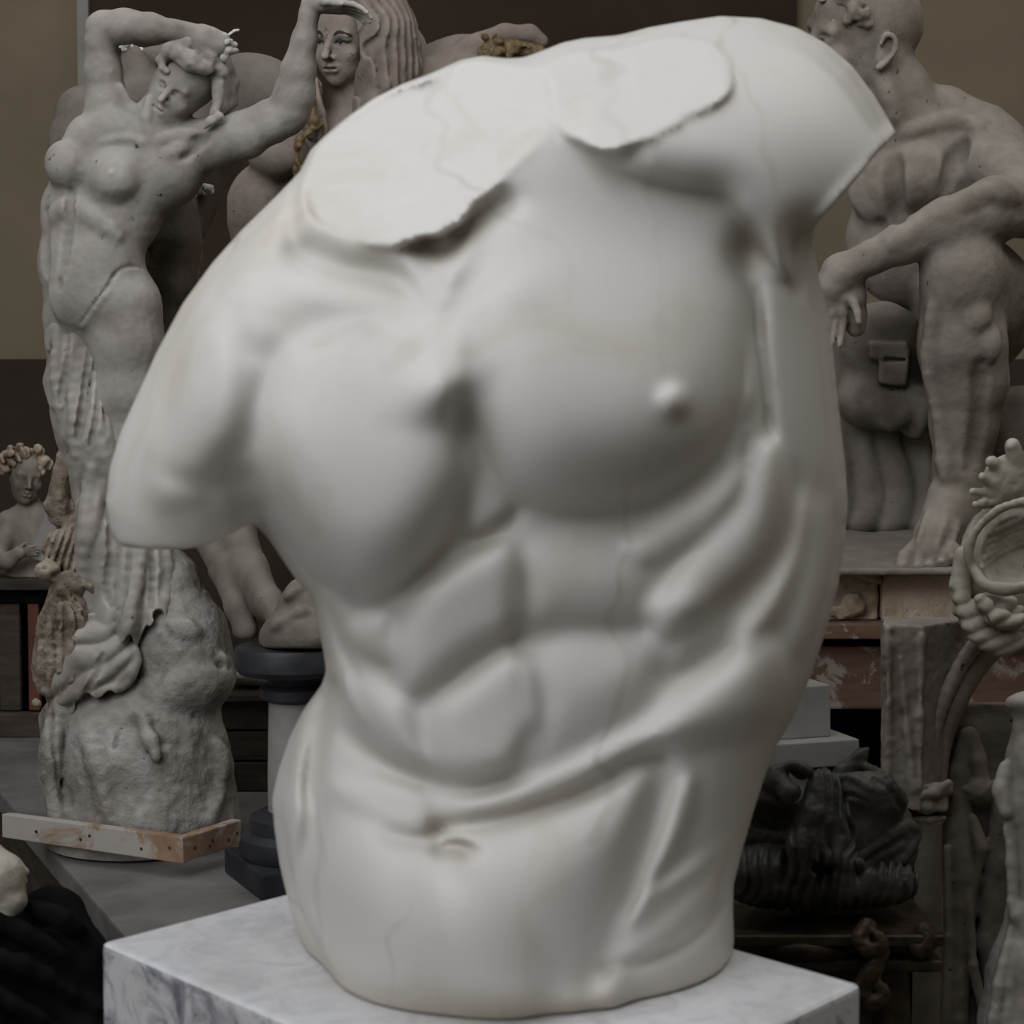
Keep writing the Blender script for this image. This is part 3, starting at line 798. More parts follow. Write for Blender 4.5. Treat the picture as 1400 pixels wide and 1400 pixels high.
    for pts in ([(112, 440, 6), (106, 500, 8), (100, 560, 8), (104, 620, 6)], [(128, 436, 5), (134, 500, 8), (132, 570, 8), (146, 640, 6)], [(82, 446, 5), (76, 500, 7), (84, 570, 6)]): c.rib(pts, .3, 6)
    for pts in ([(122, 470, 4), (118, 530, 6), (106, 600, 5)], [(92, 455, 3), (90, 500, 5), (82, 550, 4)], [(136, 510, 3), (136, 545, 6), (124, 610, 3)]): c.rib(pts, .2, 4, '-')
    # the long fall
    c.tube([(138, 610, -8, 50), (164, 690, -4, 60), (172, 780, -6, 66), (176, 870, -14, 62)], 18)
    c.ell((132, 740, -46), (30, 64, 34), (0, 0, -6), 12); c.ell((184, 850, -50), (52, 46, 34), (0, 0, 0), 16)
    c.folds(9, 36, (1, .12, .15), .45, 15, 640, None, 50)
    for pts in ([(126, 640, 6), (118, 700, 10), (116, 770, 11), (124, 830, 7)], [(196, 700, 6), (190, 770, 8), (178, 830, 8), (172, 876, 6)], [(222, 730, 5), (228, 790, 8), (218, 850, 7)]): c.rib(pts, .3, 8)
    for pts in ([(146, 690, 3), (152, 760, 5), (146, 810, 5), (166, 840, 3)], [(206, 720, 3), (210, 780, 5), (206, 830, 5)], [(172, 690, 2), (176, 760, 4), (166, 830, 4)]): c.rib(pts, .1, 4, '-')
    c.hem(lambda x: 878+.12*(190-x)-10*abs(math.sin(x*.085))-26*max(0, min(1, (x-196)/16))+7*math.sin(x*.31), 134)
    c.ell((216, 842, -78), (8, 9, 16), (0, 0, 0), 3, '-')
    # a second layer of cloth running over the rock to the left
    L = Clay(((40, 840, -190), (262, 1000, 110)), 2.3)
    L.tube([(146, 870, -40, 40), (150, 905, -48, 40), (134, 930, -52, 36), (112, 950, -52, 30)], 16); L.tube([(110, 890, -46, 34), (100, 930, -44, 30), (90, 975, -40, 20)], 14)
    L.folds(7, 26, (.6, .9, .1), .4, 25)
    L.rib([(182, 884, 6), (184, 906, 8), (170, 934, 8), (136, 950, 7), (106, 960, 5)], .2, 5); L.rib([(140, 896, 3), (124, 935, 5), (104, 975, 4)], .1, 3, '-')
    L.hem(lambda x: 955-.12*(x-100)+5*math.sin(x*.2), 104)
    n = min(c.f.shape[1], L.f.shape[1]); c.f[:, -n:] = np.minimum(c.f[:, -n:], L.f[:, -n:])
    c.noise(.8, 20, 5)
    c.build('drapery', M_PLASTER, wom, WD)
    # rock
    c = Clay(((40, 750, -165), (345, 1150, 150)), 2.8)
    c.tube([(192, 1075, 0, 128), (194, 1120, 0, 134)], 10)
    c.ell((190, 1010, 0), (120, 90, 110), (0, 0, 0), 22)
    c.ell((246, 900, -10), (74, 96, 78), (0, 0, 0), 22); c.ell((230, 810, 0), (50, 60, 54), (0, 0, 0), 20)
    c.ell((252, 940, -36), (74, 46, 70), (0, 0, -18), 12)
    c.tube([(120, 920, -30, 40), (90, 990, -30, 34), (80, 1060, -20, 26), (84, 1125, -40, 16)], 12)
    c.tube([(70, 990, -60, 12), (66, 1060, -66, 11), (78, 1130, -70, 10)], 8)
    # ledge shadow, cracks, lumps
    c.tube([(208, 1018, -118, 10), (250, 1004, -128, 15), (300, 998, -110, 15), (335, 990, -60, 14)], 7, '-', 2)
    c.tube([(190, 975, -100, 10), (204, 1010, -122, 9), (214, 1035, -130, 5)], 8)
    c.tube([(164, 992, -116, 5), (160, 1018, -124, 5)], 3, '-'); c.tube([(200, 940, -104, 3), (216, 922, -104, 3), (222, 912, -100, 3)], 3, '-')
    c.ell((300, 906, -62), (13, 15, 12), (0, 0, 0), 5); c.ell((303, 908, -76), (7, 8, 7), (0, 0, 0), 3, '-')
    c.ell((252, 862, -80), (22, 14, 12), (0, 0, 20), 6)
    for pts in ([(84, 960, 8), (70, 1020, 9), (72, 1080, 9), (82, 1130, 8)], [(120, 1000, 7), (136, 1060, 9), (150, 1120, 7)], [(296, 1020, 9), (300, 1070, 10), (284, 1120, 8)]): c.rib(pts, .3, 12)
    c.rib([(66, 960, 3), (74, 1030, 4), (92, 1100, 4)], .1, 4, '-'); c.rib([(160, 1000, 3), (156, 1024, 4)], 0, 3, '-'); c.rib([(204, 948, 2.5), (216, 930, 3), (224, 916, 2)], 0, 2, '-')
    c.noise(2.4, 50, 11, 2); c.noise(.8, 13, 12)
    c.floor(WD, TZ+.0227)
    c.build('rock_base', M_PLASTER_ROCK, wom, WD)
    # tied bundle of sheaf and cloth at her side
    c = Clay(((30, 585, -150), (175, 985, 60)), 2.2)
    c.tube([(92, 606, -20, 11), (84, 650, -26, 14), (78, 690, -26, 17), (82, 706, -22, 16)], 5)
    c.tube([(104, 610, -20, 14), (118, 660, -16, 22), (120, 720, -20, 24), (112, 780, -40, 22)], 8)
    c.tube([(84, 710, -24, 8), (92, 720, -30, 7), (118, 704, -34, 6)], 4)
    c.ell((84, 752, -40), (26, 30, 20), (0, 0, 10), 8); c.folds(5, 10, (1, .3, 0), .3, 31, 715, 790, 12)
    c.ell((64, 780, -60), (17, 14, 14), (0, 0, -20), 4); c.ell((60, 776, -74), (5, 5, 6), (0, 0, 0), 2, '-')
    c.ell((96, 798, -54), (22, 14, 16), (0, 0, 12), 4); c.rib([(74, 792, 4), (100, 788, 4), (128, 806, 4)], .2, 3)
    c.tube([(84, 800, -46, 12), (88, 850, -40, 34), (92, 900, -36, 42), (98, 950, -32, 36)], 10); c.ell((66, 900, -36), (22, 50, 22), (0, 0, 6), 8)
    for x1, x2 in ((56,58),(68,70),(82,84),(98,98),(112,114),(124,126)):
        c.rib([(84+(x1-84)*.15, 806, 3), (x1, 846, 5), (x1, 890, 6), (x2, 945, 6)], .3, 3); c.rib([(84+(x1-77)*.2, 812, 2), (x1+7, 850, 3), (x1+8, 900, 3), (x2+7, 940, 2)], 0, 2, '-')
    lumps(c, [(60, 910, -40), (70, 945, -40), (100, 955, -44)], 9, 16, 9, 4)
    c.noise(1.8, 14, 21)
    c.build('tied_bundle', M_PLASTER_BROWN, wom, WD)
make_woman()

# ================================================================ figure behind her, leaning from the black pedestal
RD = 2.42
ZPED = float(at(404, 884, 2.02)[2])
rear = empty('statue', at(380, 880, 2.04), 'shadowed plaster figure half hidden behind the half-nude woman, foot on the round black pedestal', 'statue')
def make_rear():
    c = Clay(((55, 40, -340), (460, 900, 160)), 3.4)
    c.ell((150, 250, 40), (80, 110, 60), (0, 0, 12), 16); c.ell((120, 160, 40), (44, 44, 40), (0, 0, 0), 14)
    c.tube([(108, 150, 30, 30), (94, 190, 10, 26), (96, 230, -10, 22)], 10)                       # bent upper arm
    c.tube([(96, 205, 0, 22), (120, 190, -20, 20), (150, 186, -20, 16)], 8)
    c.tube([(150, 190, 40, 40), (190, 130, 40, 34), (184, 90, 36, 20), (182, 76, 34, 14)], 10)    # raised stump of the other arm
    c.tube([(200, 80, 60, 15), (232, 72, 60, 13), (234, 120, 60, 16)], 8)
    c.ell((196, 118, 50), (26, 34, 28), (0, 0, -20), 10)
    c.tube([(160, 330, 40, 70), (180, 420, 40, 66), (215, 520, 40, 60)], 16)
    c.ell((350, 130, 60), (70, 56, 50), (0, 0, 12), 14); c.tube([(330, 130, 60, 50), (280, 200, 50, 52), (230, 290, 40, 60)], 16)   # broad back
    # thigh with a strap
    c.tube([(235, 285, -20, 36), (236, 330, -24, 38), (228, 390, -24, 35), (214, 450, -20, 30)], 12)
    c.tube([(196, 342, -50, 3), (215, 326, -58, 3), (250, 322, -58, 3), (270, 330, -40, 3)], 2)
    c.tube([(258, 300, 0, 16), (262, 350, 0, 14), (255, 420, 0, 12)], 8)
    # legs coming down to the pedestal
    c.tube([(246, 520, 40, 58), (280, 620, -20, 44), (314, 722, -150, 34), (338, 780, -232, 28), (366, 826, -300, 22), (384, 848, -322, 17)], 12)
    c.tube([(378, 842, -318, 15), (392, 858, -332, 11), (405, 868, -338, 6)], 5)
    c.tube([(268, 640, -10, 36), (286, 735, -150, 22), (306, 780, -226, 19), (326, 830, -262, 18), (338, 862, -276, 16)], 10)   # trailing cloth
    c.tube([(334, 862, -262, 16), (338, 876, -266, 13), (346, 884, -268, 8)], 6)
    c.noise(.7, 40, 2); c.floor(RD, ZPED+.0003)
    c.build('figure', M_PLASTER_DARK, rear, RD)
    c = Clay(((330, 770, -420), (480, 885, -180)), 3.0)
    c.ell((412, 868, -336), (60, 44, 66), (0, 0, -8), 8); c.ell((424, 836, -328), (46, 48, 50), (0, 0, 0), 10)
    c.tube([(380, 855, -384, 10), (410, 838, -384, 8), (440, 842, -374, 8)], 4); c.tube([(395, 815, -364, 8), (420, 800, -360, 7)], 4)
    c.noise(1.6, 30, 5); c.floor(RD, ZPED+.0003)
    c.build('rock_base', M_PLASTER_DARK, rear, RD)
    c = Clay(((155, 50, 0), (205, 85, 70)), 1.5)
    lumps(c, [(172, 64, 30), (184, 66, 32), (186, 72, 32)], 6, 12, 14, 1.5, jit=.4); c.tube([(164, 64, 30, 2), (174, 64, 30, 2)], 1)
    c.build('broken_stump', M_PLASTER_WHITE, rear, RD, 0)
    c = Clay(((255, 240, -60), (300, 275, 30)), 1.5)
    lumps(c, [(268, 262, -14), (280, 256, -16), (288, 262, -14)], 6, 14, 15, 1.5, jit=.4); c.tube([(262, 258, -10, 7), (244, 262, 0, 8)], 2)
    c.build('broken_hand', M_PLASTER_WHITE, rear, RD, 0)
make_rear()

# ================================================================ sphinx-like woman's head and back, far behind
SD = 3.05
sph = empty('statue', at(560, 345, SD), 'plaster sphinx with long pale hair and dark painted eyes, behind the broken neck', 'statue')
def make_sphinx():
    c = Clay(((310, -70, -190), (770, 345, 190)), 3.0)
    T = head(c, (470, 52, 0), 130, (4, 28, 0), .03, False, 1.1)
    c.tube([(486, 90, 20, 36), (490, 140, 24, 40), (500, 190, 24, 60)], 12)
    c.tube([(400, 235, 0, 50), (470, 230, 10, 72), (560, 210, 30, 84), (660, 190, 50, 88)], 20)
    c.ell((378, 205, -58), (42, 40, 36), (0, 0, 0), 8); c.ell((350, 275, -30), (40, 56, 40), (0, 0, 20), 14); c.ell((352, 320, -20), (36, 40, 34), (0, 0, 0), 12)
    c.tube([(560, 150, 60, 80), (640, 130, 70, 80), (700, 118, 80, 66), (740, 130, 80, 50)], 18)
    c.tube([(585, 90, 10, 14), (570, 140, -14, 16), (560, 190, -24, 18)], 10)
    c.tube([(640, 62, 30, 14), (690, 46, 40, 13), (724, 46, 44, 12), (740, 56, 44, 10)], 8)
    c.noise(.7, 40, 4)
    c.build('figure', M_SPHINX, sph, SD)
    c = Clay(((395, -75, -150), (600, 260, 160)), 2.8)
    c.ell((495, 40, 34), (66, 76, 72), (0, 0, 0), 8); c.ell((540, 70, 50), (42, 66, 54), (0, 0, -25), 10)
    c.tube([(500, -20, -10, 40), (524, 40, -14, 44), (532, 100, -16, 42), (524, 150, -16, 38), (512, 200, -14, 34)], 12)
    c.tube([(434, 0, 0, 16), (424, 60, -14, 16), (420, 110, -30, 16), (428, 160, -42, 17), (436, 186, -46, 10)], 8, res=2)
    c.folds(5, 15, (1, -.12, .5), .5, 41)
    head_cut = (470, 52, 0)
    c.ell((456, 58, -30), (38, 60, 46), (0, 28, 0), 2, '-')
    c.noise(1.0, 20, 6)
    c.build('hair', M_SPHINX, sph, SD)
    # painted brows, eyes, nostrils and mouth: thin raised strokes of dark paint
    def st(name, pts, r, dots=()):
        P = np.array([T(p[:3]) for p in pts]+[T(d) for d in dots])
        c = Clay((P.min(0)-8, P.max(0)+8), .8)
        if len(pts) > 1: c.tube([tuple(T(p[:3]))+(p[3]*r,) for p in pts], .4, res=3)
        for d in dots: c.ell(T(d), (3, 2.6, 2.6), (0, 0, 0), .5)
        c.build(name, M_PAINTDARK, sph, SD, 0)
    for s in (-1, 1):
        st('painted_eyebrow', [(s*.055, -.045, -.335, .7), (s*.11, -.085, -.325, 1), (s*.18, -.07, -.30, .9), (s*.235, -.045, -.265, .5)], 2.6)
        st('painted_eye_line', [(s*.06, .022, -.318, .6), (s*.12, -.006, -.325, 1), (s*.19, .015, -.295, .9), (s*.25, .0, -.25, .4)], 1.6, [(s*.125, .016, -.318)])
        st('painted_nostril', [(s*.036, .187, -.385, 1)], 1, [(s*.036, .187, -.385)])
    st('painted_mouth_line', [(-.08, .29, -.335, .5), (0, .284, -.352, 1), (.08, .29, -.335, .5)], 1.7)
    c = Clay(((395, 130, -130), (470, 300, 20)), 2.0)
    c.tube([(426, 120, -56, 6), (420, 150, -66, 11), (428, 165, -68, 9)], 3); c.tube([(440, 170, -62, 4), (410, 190, -84, 5), (404, 215, -80, 5), (408, 250, -76, 7), (396, 280, -60, 6)], 3, res=2)
    lumps(c, [(404, 200, -84), (408, 240, -78)], 6, 12, 31, 2)
    c.build('necklace', M_GILT, sph, SD)
    c = Clay(((650, 45, -20), (750, 110, 100)), 2.0)
    c.tube([(664, 72, 0, 12), (700, 66, 4, 13), (735, 74, 14, 13)], 3); lumps(c, [(670, 66, -8), (700, 62, -6), (730, 70, 0)], 7, 26, 33, 2)
    c.build('gilded_band', M_GILT, sph, SD)
M_PAINTDARK = simple('dark_paint', (34,30,28), (52,46,42), 40, .7)
M_GILT = simple('worn_gilding', (74,58,36), (150,128,92), 90, .6, .5, .004)
def sphinx_mat():
    m = plaster('paint_flaked_plaster', (140,129,120), (104,92,84), (158,150,142), sc=16)
    nt = m.node_tree; b = nt.nodes['Principled BSDF']; v = coords(nt)
    old = b.inputs['Base Color'].links[0].from_socket
    sp = ramp(nt, noise(nt, v, 60, 6, .7, .8), [(.60, K), (.66, W)]).outputs[0]
    ms = ramp(nt, noise(nt, v, 9, 3, .5), [(.54, K), (.62, W)]).outputs[0]
    nt.links.new(mix(nt, mix(nt, 1.0, sp, ms, 'MULTIPLY'), old, lin((60,48,42))), b.inputs['Base Color']); return m
M_SPHINX = sphinx_mat()
make_sphinx()

# ================================================================ seated man, right
MD = 2.6
ZSLAB = float(at(1250, 783, 2.39)[2])
man = empty('statue', at(1240, 786, MD-.2), 'plaster seated nude man resting a forearm on his knee, on the plank stand', 'statue')
def make_man():
    c = Clay(((1050, -75, -260), (1470, 800, 200)), 3.0)
    # head turned away to the left
    T = head(c, (1172, 52, -10), 190, (10, 62, 14), .03, False, .9)
    c.ell((1190, 30, 8), (62, 66, 68), (0, 0, 0), 10)
    c.ell((1212, 68, -64), (14, 26, 8), (0, 0, 12), 5); c.tube([(1204, 62, -74, 4), (1210, 48, -76, 4.5), (1222, 50, -74, 4.5), (1224, 66, -72, 4.5), (1214, 82, -72, 4), (1202, 92, -70, 5)], 2, res=3)
    c.ell((1212, 68, -76), (6, 10, 6), (0, 0, 10), 2, '-')
    c.tube([(1200, 90, -10, 48), (1222, 130, 0, 52), (1240, 170, 10, 62)], 14)
    # trunk
    c.ell((1262, 235, 10), (96, 92, 66), (0, 0, 0), 18); c.ell((1240, 330, 20), (84, 90, 62), (0, 0, 0), 20)
    c.ell((1254, 240, -46), (52, 46, 36), (0, 0, -14), 12); c.ell((1200, 258, -30), (42, 42, 24), (0, 0, 0), 26)
    c.tube([(1240, 160, 10, 44), (1290, 152, 14, 32), (1350, 176, 8, 34)], 14)
    # upper arm and forearm lying across the knee
    c.ell((1352, 212, -14), (54, 66, 56), (0, 0, -20), 14)
    c.tube([(1362, 210, -20, 50), (1392, 250, -60, 46), (1410, 282, -110, 42)], 14)
    c.tube([(1410, 282, -112, 42), (1360, 286, -150, 42), (1300, 306, -172, 36), (1240, 330, -182, 28), (1190, 352, -184, 21), (1168, 362, -182, 20)], 12)
    c.tube([(1172, 362, -182, 21), (1150, 372, -184, 25), (1138, 392, -184, 22), (1134, 408, -182, 17)], 8)
    # hanging hand with bent fingers
    hand(c, (1146, 384, -186), (-.16, 1, .0), (.9, .2, -.1), 100, 14, .4)
    c.tube([(1160, 370, -176, 22), (1166, 405, -172, 17), (1169, 432, -170, 15), (1170, 447, -168, 14)], 8)
    # near leg
    c.tube([(1316, 366, -150, 60), (1334, 400, -70, 74), (1330, 430, 20, 84)], 18)
    c.ell((1316, 378, -166), (56, 60, 44), (0, 0, 0), 12)
    c.tube([(1314, 400, -150, 54), (1316, 470, -134, 60), (1322, 520, -122, 56), (1318, 580, -116, 46), (1312, 640, -116, 36), (1310, 676, -118, 33)], 12)
    c.ell((1336, 432, -190), (20, 22, 14), (0, 0, 0), 8); c.ell((1352, 470, -180), (18, 26, 14), (0, 0, 0), 8)
    c.ell((1284, 672, -132), (14, 16, 14), (0, 0, 0), 8)
    # foot, toes to the front left
    c.tube([(1310, 680, -116, 36), (1298, 706, -136, 36), (1280, 738, -166, 31), (1268, 756, -186, 26)], 12)
    c.tube([(1322, 690, -100, 34), (1326, 720, -90, 28)], 12)
    for x, y, z, r in ((1236, 774, -200, 12), (1256, 776, -206, 11), (1272, 774, -206, 10.5), (1288, 770, -204, 10), (1302, 764, -198, 10)):
        c.tube([(1272+(x-1268)*.5, 746, -186, 14), (x+3, y-12, z+6, r), (x, y, z, r)], 4)
        c.ell((x-1, y-3, z-9), (5, 4, 3), (0, 0, 0), 2)
    c.rib([(1208, 108, 7), (1218, 140, 8), (1228, 170, 6)], .3, 12); c.rib([(1236, 182, 6), (1270, 170, 6), (1310, 164, 7), (1340, 172, 6)], .3, 12)
    c.rib([(1318, 196, 3), (1302, 226, 5), (1294, 262, 3)], 0, 18, '-'); c.rib([(1222, 218, 2), (1220, 250, 4), (1226, 290, 2)], 0, 22, '-'); c.rib([(1204, 306, 3), (1246, 304, 5), (1290, 284, 3)], 0, 16, '-')
    c.rib([(1390, 270, 8), (1350, 262, 10), (1290, 290, 10), (1220, 330, 7)], .2, 16); c.rib([(1276, 420, 6), (1270, 490, 7), (1284, 570, 6), (1292, 650, 5)], .2, 14); c.rib([(1340, 500, 3), (1338, 570, 4), (1326, 640, 3)], 0, 18, '-')
    c.rib([(1270, 700, 4), (1256, 740, 4)], .3, 6); c.rib([(1292, 712, 4), (1280, 750, 4)], .3, 6); c.rib([(1310, 716, 4), (1298, 754, 4)], .3, 6)
    c.noise(.7, 46, 8); c.noise(.25, 10, 9); c.floor(MD, ZSLAB+.0003)
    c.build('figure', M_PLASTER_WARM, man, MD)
    # cropped hair
    c = Clay(((1090, -75, -110), (1270, 130, 110)), 2.6)
    c.ell((1190, 18, 6), (66, 64, 70), (0, 0, 0), 6)
    lumps(c, [(1135, 0, -50), (1160, -10, -62), (1180, 20, -72), (1150, 30, -66)], 10, 26, 41, 4, jit=.7)
    c.cut((1190, 55, 0), (-.15, 1, -.1)); c.noise(1.2, 16, 18)
    c.build('hair', M_PLASTER_WARM, man, MD)
    c = Clay(((1050, 380, -150), (1440, 800, 190)), 3.4)
    c.ell((1210, 500, 30), (96, 84, 90), (0, 0, 0), 18); c.ell((1205, 470, -40), (56, 60, 40), (0, 0, 0), 14)
    c.tube([(1180, 545, -40, 40), (1260, 560, -50, 34)], 14)
    c.box((1250, 630, 60), (170, 100, 70), (0, 0, 0), 20, 14)
    c.folds(12, 44, (1, .06, .2), .5, 9, 560, None, 40)
    c.box((1215, 480, -80), (26, 12, 12), (0, 0, 0), 4, 4); c.box((1222, 500, -78), (20, 26, 14), (0, 0, 6), 5, 4); c.box((1224, 492, -92), (16, 3, 8), (0, 0, 0), 1, 1, '-')
    c.noise(1.8, 46, 9)
    c.build('rock_seat', M_PLASTER_DARK, man, MD)
    c = Clay(((1050, 660, -290), (1470, 815, 190)), 3.4)
    c.box((1250, 760, -20), (210, 80, 200), (0, 0, 0), 12, 8)
    c.cut((1250, 777, -215), (0, -1, -.24)); c.noise(1.3, 40, 10, 3); c.floor(MD, ZSLAB+.0003)
    c.build('base_slab', M_PLASTER_DARK, man, MD)
make_man()
# ================================================================ the room
def wall_mat(name, c1, c2, sc=2.2):
    m, nt, b = newmat(name); v = coords(nt)
    n = noise(nt, v, sc, 5, .55, .3)
    nt.links.new(ramp(nt, n, [(.3, c1), (.7, c2)]).outputs[0], b.inputs['Base Color'])
    b.inputs['Roughness'].default_value = .92; b.inputs['Specular IOR Level'].default_value = .15
    bump(nt, b, noise(nt, v, 30, 5, .6), .15, .003); return m
M_WALL = wall_mat('ochre_grey_wall', (126,115,97), (142,130,110))
M_WALLSHADE = wall_mat('wall_shade_brown', (56,46,38), (70,58,48))  # wall in shade, the darkness put into the colour
M_DADO = wall_mat('dark_dado_paint', (60,53,47), (76,67,59))
M_FLOOR = simple('worn_floor', (58,52,46), (86,78,70), 6, .8, .3, .004)
M_TABLE = simple('grey_dusty_table_top', (92,90,89), (128,126,124), 7, .75, .25, .003)
M_BOARD = painted_wood('raw_batten_wood', (140,112,90), (164,138,116), (176,170,163), .50, 3.4, (6, 6, 6))
M_PLANK = painted_wood('red_brown_plank', (96,74,62), (124,98,84), (158,148,142), .53, 7, (1, 1, 5))
M_DARKWOOD = simple('dark_old_wood', (46,40,35), (78,69,60), 9, .8, .4, .004, stretch=(1, 1, 5))
M_BLACKPAINT = simple('black_slate_paint', (34,36,41), (52,54,60), 18, .5, .15, .002)
M_BLACKCLOTH = simple('black_cloth', (9,9,11), (20,20,23), 30, .9, .3, .003, spec=.15)
M_BRONZE = simple('dark_bronze', (46,46,43), (94,94,88), 22, .58, .4, .003, metal=.15, spec=.4)
M_BRONZEGOLD = simple('dark_carved_gilt_wood', (30,28,26), (74,62,46), 40, .5, .4, .003, metal=.2)
M_GILTWOOD = simple('worn_gilt_scroll', (34,29,24), (86,72,52), 60, .55, .5, .003, metal=.2)
M_STONE = simple('pale_grey_stone', (134,131,128), (156,153,149), 12, .7, .2, .002)
M_REDWOOD = simple('reddish_wood', (84,48,36), (104,62,46), 12, .7, .2, .002)
M_VOID = simple('black_board_and_shade', (8,8,9), (14,14,15), 12, .9, .1, .002, spec=.1)  # black rail colour, also painted-in shade of gaps and void
M_PEEL = plaster('peeling_paper_plaster', (176,160,140), (130,112,94), (204,196,186), sc=10, bstr=.9, bd=.008)

def struct(o): o['kind'] = 'structure'; return o
RX0, RX1, RY1, RZ = -2.7, 2.7, 4.2, 4.4
def slab(name, c, size, m): return struct(bx(name, c, size, m, None, bev=0))
slab('floor', (0, .9, -.05), (RX1-RX0+.4, 7.0, .1), M_FLOOR)
DZ = CAMZ+float((600-492)/FP*RY1)
slab('wall_back', (0, RY1+.1, RZ/2), (RX1-RX0+.4, .2, RZ), M_WALL)
slab('wall_left', (RX0-.1, .9, RZ/2), (.2, 7.0, RZ), M_WALL)
slab('wall_right', (RX1+.1, .9, RZ/2), (.2, 7.0, RZ), M_WALL)
xs = float(at(128, 100, RY1)[0]); xe = float(at(1086, 20, RY1)[0])
# lower wall painted dark, a dark sheet painting in the wall's shade, a pale edge strip
slab('trim_1', (0, RY1-.012, DZ/2), (RX1-RX0, .02, DZ), M_DADO)
slab('trim_2', ((xs+xe)/2, RY1-.02, (RZ+DZ)/2), (xe-xs, .035, RZ-DZ), M_WALLSHADE)
slab('trim_3', (xs-.012, RY1-.03, (RZ+DZ)/2), (.03, .055, RZ-DZ), M_STONE)

# ================================================================ the work table
TZ = CAMZ-.591
p0 = on_z(155, 1262, TZ); ud = np.array([-.47, .883, 0]); wd = np.array([.883, .47, 0])
ang = math.atan2(wd[1], wd[0])
tab = empty('work_table', [p0[0]+.5*wd[0]+.6*ud[0], p0[1]+.5*wd[1]+.6*ud[1], 0], 'low work table with grey plaster-smeared top, under the rock base and black pedestal', 'table')
tc = p0+wd*.45+ud*.66
def tb(name, a, b_, z0, z1, sa, sb, m): 
    c = p0+wd*a+ud*b_; return bx(name, (c[0], c[1], (z0+z1)/2), (sa, sb, z1-z0), m, tab, ang, .004)
tb('table_top', .35, .66, TZ-.035, TZ, .70, 1.80, M_TABLE)
tb('apron', .35, -.21, TZ-.13, TZ-.036, .64, .02, M_DARKWOOD); tb('apron', .03, .66, TZ-.13, TZ-.036, .02, 1.70, M_DARKWOOD)
for a in (.05, .65):
    for b_ in (-.19, 1.5): tb('leg', a, b_, 0, TZ-.036, .06, .06, M_DARKWOOD)

# turntable disc and the battens nailed round the rock base
disc = empty('turntable', (float(at(195, 1165, WD)[0]), WD, TZ), 'round worn plaster disc on the table, under the nailed battens', 'turntable')
lathe('disc', (disc.location.x, WD, TZ), [(.128, .0005), (.138, .004), (.140, .014), (.139, .020), (.134, .0225)], M_PLASTER_ROCK, disc)
bt = TZ+.0235
bz = bt+.034
q0 = on_z(2, 1113, bz); q1 = on_z(250, 1146, bz); q2 = on_z(329, 1121, bz)
frame = empty('batten_frame', (q1[0], q1[1], bt), 'two raw wood battens with nails and white plaster smears, round the rock base', 'wood strip')
def batten(a, b_, w=.016, name='batten', m=M_BOARD):
    d = b_-a; L = np.linalg.norm(d[:2]); n = np.array([-d[1], d[0], 0])/L
    c = (a+b_)/2+n*w/2
    o = bx(name, (c[0], c[1], bt+.017), (L, w, .034), m, frame, math.atan2(d[1], d[0]), .0015, jit=.0012)
    for t in (.2, .45, .5, .78, .93):
        p = a+d*t-n*.0006
        z = bt+.017+random.uniform(-.006, .008)
        vs = []; fs = []
        for k in range(8):
            th = k*math.pi/4; vs.append((p[0]+d[0]/L*.0022*math.cos(th), p[1]+d[1]/L*.0022*math.cos(th), z+.0022*math.sin(th)))
        vs += [tuple(np.array(v)+n*.003) for v in vs]
        fs = [tuple(range(8)), tuple(range(15, 7, -1))]+[(k, k+8, (k+1) % 8+8, (k+1) % 8) for k in range(8)]
        link_mesh('nail_head', np.array(vs)-np.array(o.location), fs, M_DARKWOOD, None, False).parent = o
    return o
def fixnails():
    for o in list(bpy.data.objects):
        if o.name.startswith('nail_head'): o.location = -Vector(frame.location)
batten(q0, q1); batten(q1+np.array([.0, .0, 0]), q2)
fixnails()

# ================================================================ black pedestal with the grey shaft
PX, PY = float(at(402, 900, 2.04)[0]), 2.04
ped = empty('pedestal', (PX, PY, TZ), 'small turned pedestal with black disc top, grey shaft and black base', 'pedestal')
zt = float(at(404, 884, PY-.02)[2])
bx('plinth', (PX, PY, TZ+.0175), (.150, .150, .034), M_BLACKPAINT, ped, .5, .004)
lathe('base_ring', (PX, PY, TZ+.035), [(.070, 0), (.075, .012), (.072, .026), (.062, .034), (.06, .052), (.044, .06)], M_BLACKPAINT, ped)
lathe('shaft', (PX, PY, TZ+.095), [(.036, 0), (.036, .05), (.034, zt-TZ-.17)], M_STONE, ped)
lathe('collar', (PX, PY, zt-.075), [(.036, 0), (.046, .006), (.046, .018), (.036, .024), (.038, .034)], M_BLACKPAINT, ped)
lathe('disc_top', (PX, PY, zt-.041), [(.05, 0), (.072, .004), (.079, .012), (.079, .034), (.076, .040), (.05, .0405)], M_BLACKPAINT, ped, 64)

